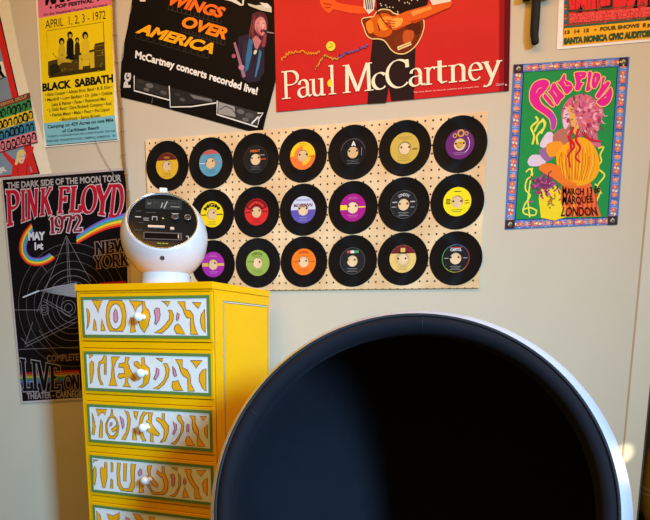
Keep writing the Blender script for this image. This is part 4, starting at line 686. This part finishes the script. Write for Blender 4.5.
# FRIDAY, only its top shows: shapes given in panel units (0..1 from left, 0..1 from top)
FRI = [(Y_, [(.03,.16),(.06,.25),(.075,.5),(.06,.85),(.03,.9)]), (Y_, [(.12,.2),(.18,.24),(.235,.12),(.23,.3),(.19,.42),(.14,.4)]), (Y_, [(.14,.55),(.2,.58),(.19,.9),(.13,.9)]), (P_, [(.285,.22),(.315,.26),(.31,.42),(.28,.44)]), (Y_, [(.285,.6),(.31,.62),(.325,.9),(.275,.9)]), (Y_, [(.345,.1),(.40,.13),(.445,.3),(.40,.55),(.39,.88),(.36,.88),(.37,.5),(.385,.32)]), (Y_, [(.475,.15),(.53,.15),(.515,.3),(.49,.28)]), (Y_, [(.475,.75),(.505,.7),(.53,.9),(.475,.9)])]
for k in range(7):
    zt = PTOP - k*PITD; dm = MB().box((PX0-.009, FR+.0015, zt-PH-.011), (PX1+.009, FR+.022, zt+.010), YP)
    dm.box((PX0-.004, FR+.022, zt-PH-.004), (PX1+.004, FR+.20, zt-.02), YD)
    d_ = dm.build('drawer', dr, bevel=.002)
    if k < 5: d_['label'] = ('top drawer reading MONDAY', 'drawer reading TUESDAY', 'drawer reading WEDNESDAY', 'drawer reading THURSDAY', 'drawer reading FRIDAY')[k]
    b = MB(); w = .0085
    for a0, a1 in (((PX0, zt-w), (PX1, zt)), ((PX0, zt-PH), (PX1, zt-PH+w)), ((PX0, zt-PH+w), (PX0+w, zt-w)), ((PX1-w, zt-PH+w), (PX1, zt-w))): b.box((a0[0], FR-.001, a0[1]), (a1[0], FR+.004, a1[1]), GP)
    b.build('border', d_)
    p = MB().box((PX0+w, FR+.0012, zt-PH+w), (PX1-w, FR+.004, zt-w), WP)
    q = .0012
    p.build('panel', d_)
    ar = Art(dmap, lambda u, v, d: Vector((u, FR+.0010-d, v)), .0034)
    ar.part('lettering')
    iw = .0022
    rr_ = [(PX0+w, zt-w), (PX1-w, zt-w), (PX1-w, zt-PH+w), (PX0+w, zt-PH+w)]
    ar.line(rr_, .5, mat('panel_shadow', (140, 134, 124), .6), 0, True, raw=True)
    CM = {Y_: YI, P_: PI, W_: WP}; lay = 0
    items = [(f(pts), c) for f, c, pts in SH[k]] if k in SH else []
    if k == 4:
        toP = lambda pts: [(PX0+PW*a, zt-PH*b_) for a, b_ in pts]
        for c, pts in FRI: ar.cur.poly([Vector((a, FR+.0007, b_)) for a, b_ in toP(pts)], CM[c]); ar.line(toP(pts), .55, BRN, 2, True, raw=True)
        for f, c, pts in SH[1]:
            if f is R2 and pts[0] not in ((98, 158),):
                q2 = [(u, v-PITD*3) for u, v in (dmap(*z) for z in f(pts))]; ar.cur.poly([Vector((a, FR+.0007, b_)) for a, b_ in q2], CM[c]); ar.line(q2, .55, BRN, 2, True, raw=True)
    base_l = 1
    for i, (pts, c) in enumerate(items):
        bl = {Y_: 1, W_: 3, P_: 5}[c]
        if k == 2 and i == 5: bl = 5
        ar.poly(pts, CM[c], bl).line(pts, .62, BRN, bl+1, True)
    if ar.cur.v: ar.build(d_, (0, 0, 0))
    kn = MB(); cxk, czk = (PX0+PX1)/2, zt-PH/2
    kn.lathe((cxk, FR+.001, czk), (0, -1, 0), [(.0085, 0), (.0085, .002), (.006, .006), (.0065, .012)]+[(.0142*sin(t), .0265-.0142*cos(t)) for t in [pi*(.15+.85*i/12) for i in range(13)]], mat('knob_white', (242, 240, 234), .2, coat=.3), 24)
    kn.build('knob', d_)
for k in range(8):
    zt = PTOP+.010-k*PITD
    if k == 0: a, b = zt+.0015, H-.021
    else: a, b = zt+.0022, zt+PITD-PH-.021-.0022
    if k == 7: a, b = .05, zt+PITD-.155
    MB().box((PX0-.009, FR+.0035, a), (PX1+.009, FR+.018, b), YP).build('rail', dr)
# dark sheet behind the drawers, shade of the gaps put into its colour
MB().box((-W/2+.012, FR+.0185, .05), (W/2-.012, FR+.020, H-.022), BRN).build('gap_shade_sheet', dr)

# ================================================================== RADIO
S = wall(164.6, 237, -.25); Rr = .1425; DT = H
fdir_az = math.radians(26); fel = math.radians(31)
fn = Vector((sin(fdir_az)*cos(fel), -cos(fdir_az)*cos(fel), sin(fel)))
S.z = DT+.0005+.1625
rd = thing('globe_radio', (S.x, S.y, DT+.0005), 'white globe shaped radio with a black control face on the yellow chest', 'radio')
ro = Vector((S.x, S.y, DT+.0005))
wg = mat('radio_white', (214, 214, 208), .25, var=.02, coat=.3); bkf = mat('radio_face', (17, 19, 20), .22, spec=.12, coat=.04); chrome = mat('radio_chrome', (200, 200, 200), .18, metal=1)
fr = .795*Rr; fd = math.sqrt(Rr*Rr-fr*fr); amax = math.asin(.795)
prof = [(Rr*sin(t), -Rr*cos(t)) for t in [ (pi-amax)*i/40 for i in range(41)]] + [(fr-.004, fd-.001), (fr-.006, fd-.006)]
MB().lathe(S, fn, prof, wg, 72).build('body', rd, ro)
MB().lathe(S, fn, [(fr-.005, fd-.001), (fr-.0035, fd+.0014), (fr-.0015, fd+.0012), (fr-.0005, fd-.001)], chrome, 72).build('face_ring', rd, ro)
fm = MB().lathe(S, fn, [(fr-.005, fd-.004), (fr*.8, fd-.0028), (fr*.4, fd-.002), (0, fd-.0018)], bkf, 64).build('control_face', rd, ro); tag(fm, 'glossy black control face', None)
MB().lathe((S.x, S.y, DT+.0005), (0, 0, 1), [(0, 0), (.083, 0), (.085, .002), (.083, .010), (.080, .044), (.077, .050)], wg, 56).build('base', rd, ro)
fx = Vector((0, 0, 1)).cross(fn).normalized(); fx = fx if fx.x > 0 else -fx; fy = fn.cross(fx).normalized(); fy = fy if fy.z > 0 else -fy
FC = S+fn*(fd-.0012)
def fpt(a, b, h=0): return FC + fx*a*fr + fy*b*fr + fn*h
def f2(x, y): return ((x-288)/232, -(y-270)/195)
def fbox(name, x0, y0, x1, y1, h, m_, par=fm, h0=-.001):
    a, b = f2(x0, y0); c, d = f2(x1, y1); vs = [fpt(a, d, h0), fpt(c, d, h0), fpt(c, b, h0), fpt(a, b, h0), fpt(a, d, h), fpt(c, d, h), fpt(c, b, h), fpt(a, b, h)]
    q = MB().add(vs, [(3, 2, 1, 0), (4, 5, 6, 7), (0, 1, 5, 4), (1, 2, 6, 5), (2, 3, 7, 6), (3, 0, 4, 7)], m_)
    return q if name is None else fixnormals(q.build(name, par, ro))
dialm = mat('dial_glass', (40, 44, 42), .3, spec=.1); lt = mat('radio_print', (168, 166, 158), .5); dk2 = mat('slot_black', (5, 5, 6), .5, spec=.05); slv = mat('radio_silver', (190, 188, 182), .35, metal=.4)
fbox('dial_window', 175, 125, 415, 195, .0006, dialm)
q = MB()
def fline(x0, y0, x1, y1, w, m_):
    a = Vector(f2(x0, y0)); b = Vector(f2(x1, y1)); t = (b-a); t.normalize(); n_ = Vector((-t.y, t.x))*w
    q.add([fpt(*(a+n_), .0011), fpt(*(b+n_), .0011), fpt(*(b-n_), .0011), fpt(*(a-n_), .0011)], [(0, 1, 2, 3)], m_)
for x in range(190, 405, 22): fline(x, 150, x+4, 150, .008, ink(140, 142, 132))
fline(278, 185, 288, 150, .012, lt); fline(296, 190, 318, 138, .014, lt); fline(190, 160, 212, 160, .03, ink(110, 114, 104)); fline(340, 175, 400, 175, .010, ink(150, 152, 140))
for x0, y, x1, w in ((112, 255, 150, .018), (165, 262, 200, .010), (165, 276, 200, .010), (220, 250, 255, .014), (115, 215, 150, .008), (180, 222, 245, .008), (345, 222, 395, .010), (130, 295, 165, .006), (110, 345, 160, .006), (350, 330, 366, .016)): fline(x0, y, x1, y, w, lt if w > .0085 else ink(90, 90, 86))
fline(222, 248, 222, 275, .008, lt); fline(252, 248, 252, 275, .008, lt); fline(286, 258, 296, 258, .016, ink(226, 206, 90)); fline(452, 372, 458, 398, .018, lt); fline(440, 376, 454, 374, .016, lt)
vs, fs = text_mesh('WELTRON', .02, 0); q.add([fpt((-.15+.30*u), -.835+.04*v, .0011) for u, v in vs], fs, ink(180, 190, 70))
q.build('face_print', fm, ro)
for x in (370, 452):
    a, b = f2(x, 258); kn = MB().lathe(fpt(a, b, -.001), fn, [(.0105, 0), (.010, .010), (.0085, .012), (0, .012)], mat('radio_knob', (26, 27, 28), .3), 20)
    kn.lathe(fpt(a, b, .011), fn, [(.0094, 0), (.0098, .0006), (.0102, .0)], slv, 20); kn.build('tuning_knob', fm, ro)
fbox('slider', 195, 312, 302, 326, .004, slv); fbox('switch', 338, 320, 362, 336, .004, slv)
sl = fbox(None, 168, 356, 412, 362, .0022, mat('slot_frame', (70, 72, 72), .4))
for x0, y0, x1, y1 in ((168, 400, 412, 405), (168, 356, 174, 405), (404, 356, 412, 405)): b_ = fbox(None, x0, y0, x1, y1, .0022, MATS['slot_frame']); sl.add(b_.v, b_.f, MATS['slot_frame'])
b_ = fbox(None, 174, 362, 404, 400, .0006, dk2); sl.add(b_.v, b_.f, dk2); fixnormals(sl.build('tape_slot', fm, ro))
fbox('tape_lever', 388, 366, 394, 394, .003, slv)
# carry handle stub at the top and jack on the front
up = (fn*(fd/Rr) + (Vector((0, 0, 1))-fn*fn.z).normalized()*.795).normalized()
hp = S+Vector((up.x*.6, up.y*.6, 0))*Rr*.72; hp.z = S.z+Rr*.955
hz = S.z+Rr*.90; hx = S + Vector((-.010, .02, 0))
hm = MB(); ang = fdir_az; ca, sa = cos(ang), sin(ang)
def hbox(a, b, m_):
    (x0, y0, z0), (x1, y1, z1) = a, b
    vs = [(x0,y0,z0),(x1,y0,z0),(x1,y1,z0),(x0,y1,z0),(x0,y0,z1),(x1,y0,z1),(x1,y1,z1),(x0,y1,z1)]
    hm.add([(hx.x+x*ca-y*sa, hx.y+x*sa+y*ca, hz+z) for x, y, z in vs], [(3,2,1,0),(4,5,6,7),(0,1,5,4),(1,2,6,5),(2,3,7,6),(3,0,4,7)], m_)
hbox((-.013, -.010, 0), (.013, .010, .034), wg); hm.build('handle_mount', rd, ro, bevel=.003)
jd = None
dd = ray(162.3, 258); oc = CP-S; bq = dd.dot(oc); t_ = -bq-math.sqrt(max(bq*bq-(oc.dot(oc)-Rr*Rr), 0)); JP = CP+dd*t_; jn = (JP-S).normalized()
MB().lathe(JP-jn*.002, jn, [(.0075, 0), (.0075, .003), (.0055, .0036), (.0052, .003), (0, .0028)], mat('jack_grey', (70, 62, 62), .5), 20).build('jack', rd, ro)

# ================================================================== BALL CHAIR
SC = Vector((.508, -.629, -.900+ZO)); RB_ = .525; az, el, dcut = .075, .345, .277
cn = Vector((sin(az)*cos(el), -cos(az)*cos(el), sin(el))); rim = math.sqrt(RB_**2-dcut**2)
ch = thing('ball_chair', (SC.x, SC.y, 0), 'white ball chair with dark navy velvet lining in front of the wall', 'chair'); co = Vector((SC.x, SC.y, 0))
shellm = mat('shell_white', (212, 214, 226), .38, var=.015, coat=.15); navy = mat('navy_velvet', (22, 20, 25), .85, var=.25, scale=14, sheen=.35, spec=.2, bump=.25, bscale=160); pipe = mat('navy_piping', (14, 15, 20), .7)
amx = math.acos(dcut/RB_)   # polar angle of the rim measured from +n
prof = [(RB_*sin(t), RB_*cos(t)) for t in [pi-(pi-amx)*i/60 for i in range(61)]] + [(rim-.001, dcut+.0015), (rim-.003, dcut+.002), (rim-.0045, dcut-.001), (rim-.006, dcut-.012)]
MB().lathe(SC, cn, prof, shellm, 128).build('shell', ch, co)
ri = rim-.0035; MB().tube([SC+cn*(dcut+.0015)+(lambda a, b: a*cos(t)*ri+b*sin(t)*ri)(cn.cross(Vector((0,0,1))).normalized(), cn.cross(cn.cross(Vector((0,0,1))).normalized())) for t in [2*pi*i/120 for i in range(120)]], .0042, pipe, 8, True).build('piping', ch, co)
# padded rim band, a soft crease, then the hollow
band = [(ri-.001, dcut-.010), (ri-.005, dcut+.003), (ri-.013, dcut+.009), (ri-.022, dcut+.009), (ri-.031, dcut+.003), (ri-.037, dcut-.007), (ri-.0395, dcut-.020), (ri-.038, dcut-.034)]
bd = MB().lathe(SC, cn, [tuple(p) for p in crom(band, 4)], navy, 128).build('rim_pad', ch, co)
RI = RB_-.045; a0 = math.asin((ri-.040)/RI)
hol = [((RI)*sin(a0+(pi-a0)*i/40), RI*cos(a0+(pi-a0)*i/40)) for i in range(41)]
hol = [(ri-.038, dcut-.028)] + hol[1:]
MB().lathe(SC, cn, hol, navy, 128).build('lining', ch, co)
ex = cn.cross(Vector((0, 0, 1))).normalized(); ex = ex if ex.x > 0 else -ex; ey = cn.cross(ex); ey = ey if ey.z > 0 else -ey
def rimseam(t):
    dirv = ex*cos(t)+ey*sin(t); q = MB(); q.tube([SC+cn*h+dirv*(r_+.0008) for r_, h in crom(band[1:], 4)], .0013, pipe, 6); q.build('seam', bd, co)
for t in (math.radians(88), math.radians(152)): rimseam(t)
# loose back and seat cushions, each a shaped pad inside the hollow
def pad(name, cen, nd, rx, ry, th, bend=0):
    nd = nd.normalized(); px_ = Vector((nd.y, -nd.x, 0)).normalized(); py_ = nd.cross(px_); py_ = py_ if py_.z > 0 else -py_; vs = []; fs = []; nu, nr = 48, 10
    for sgn in (1, -1):
        for j in range(nr+1):
            q = j/nr
            for k in range(nu):
                t = 2*pi*k/nu; ce, se = cos(t), sin(t); k2 = 1/(abs(ce)**2.6+abs(se)**2.6)**(1/2.6)
                h = th*(max(0, 1-q**3.2))**.5*sgn; x, y = rx*q*ce*k2, ry*q*se*k2
                vs.append(cen+px_*x+py_*y+nd*(h+bend*(x*x+y*y)))
    for s in range(2):
        o_ = s*(nr+1)*nu
        for j in range(nr):
            for k in range(nu): fs.append((o_+j*nu+k, o_+j*nu+(k+1) % nu, o_+(j+1)*nu+(k+1) % nu, o_+(j+1)*nu+k))
    fixnormals(MB().add(vs, fs, navy, True).build(name, ch, co))
pad('seat_cushion', SC+Vector((0.01, -.08, -.30)), Vector((.02, -.18, 1)), .27, .25, .06)
stem = MB().lathe(co, (0, 0, 1), [(0, .001), (.235, .001), (.24, .006), (.235, .012), (.12, .022), (.06, .04), (.045, .07), (.045, .11), (.06, .135), (.10, .152), (.14, .166)], mat('base_metal', (214, 214, 214), .25, metal=.8), 56); stem.build('pedestal_base', ch, co)

# ================================================================== YELLOW THING IN THE DOORWAY
yo = Vector((1.345, .32, 0)); yv = thing('yellow_drum', yo, 'yellow rounded drum with pale bands seen in the dark doorway', 'drum')
ym = mat('drum_yellow', (222, 166, 20), .4, coat=.3); pr = [(0, .0), (.07, .0), (.085, .02)]
pr = [(0, .42), (.055, .42), (.085, .45), (.103, .50), (.108, .56), (.107, .64), (.100, .72), (.085, .76), (0, .765)]
MB().lathe(yo, (0, 0, 1), pr, ym, 40).build('body', yv, yo)
for z in (.585, .565): MB().lathe(yo, (0, 0, 1), [(.107, z-.003), (.1105, z), (.107, z+.003)], mat('drum_band', (226, 214, 176), .5), 40).build('band', yv, yo)
sm = MB().box((yo.x-.16, yo.y-.16, .38), (2.2, yo.y+.3, .42), mat('shelf_green', (34, 56, 46), .7)); sm.box((yo.x-.14, yo.y-.12, 0), (yo.x-.10, yo.y-.08, .38), MATS['shelf_green']); sm.box((yo.x-.14, yo.y+.22, 0), (yo.x-.10, yo.y+.26, .38), MATS['shelf_green']); sm.box((2.12, yo.y-.12, 0), (2.16, yo.y-.08, .38), MATS['shelf_green']); sm.box((2.12, yo.y+.22, 0), (2.16, yo.y+.26, .38), MATS['shelf_green'])
tag(sm.build('low_bench', origin=(yo.x, yo.y, 0), bevel=.003), 'dark green bench under the yellow drum in the doorway', 'bench')

# ================================================================== LIGHT
def area(name, loc, target, sx, sy, power, col):
    l = bpy.data.lights.new(name, 'AREA'); l.shape = 'RECTANGLE'; l.size = sx; l.size_y = sy; l.energy = power; l.color = col
    o = bpy.data.objects.new(name, l); C.objects.link(o); o.location = loc; o.rotation_euler = (Vector(target)-Vector(loc)).to_track_quat('-Z', 'Y').to_euler(); return o
wl = area('window_light', (4.6, -4.75, 2.9), (-.25, -.2, .93), .62, 1.3, 31, (.275, .62, 1.08)); wl.data.spread = math.radians(32)
area('ceiling_light', (.25, -1.1, 2.74), (.25, -.15, 1.3), 2.6, .25, 25, (1.0, .43, .07))
pl = bpy.data.lights.new('drum_fill', 'POINT'); pl.energy = 7; pl.color = (1, .85, .6); pl.shadow_soft_size = .05; po = bpy.data.objects.new('drum_fill', pl); C.objects.link(po); po.location = (1.5, .03, .85)  # unseen fill lamp added to brighten the yellow drum
sp = bpy.data.lights.new('sun_patch', 'SPOT'); sp.energy = 900; sp.spot_size = math.radians(.6); sp.spot_blend = .5; sp.color = (1, .93, .78); sp.shadow_soft_size = .01
so = bpy.data.objects.new('sun_patch', sp); C.objects.link(so); so.location = (2.3, -2.6, 2.5); tgt = wall(622.8, 454); so.rotation_euler = (tgt-so.location).to_track_quat('-Z', 'Y').to_euler()
wd = bpy.data.worlds.new('world'); bpy.context.scene.world = wd; wd.use_nodes = True
wd.node_tree.nodes['Background'].inputs[0].default_value = (1.0, .76, .20, 1); wd.node_tree.nodes['Background'].inputs[1].default_value = .37
vs_ = bpy.context.scene.view_settings; vs_.view_transform = 'Standard'; vs_.look = 'None'; vs_.exposure = 0; vs_.gamma = 1
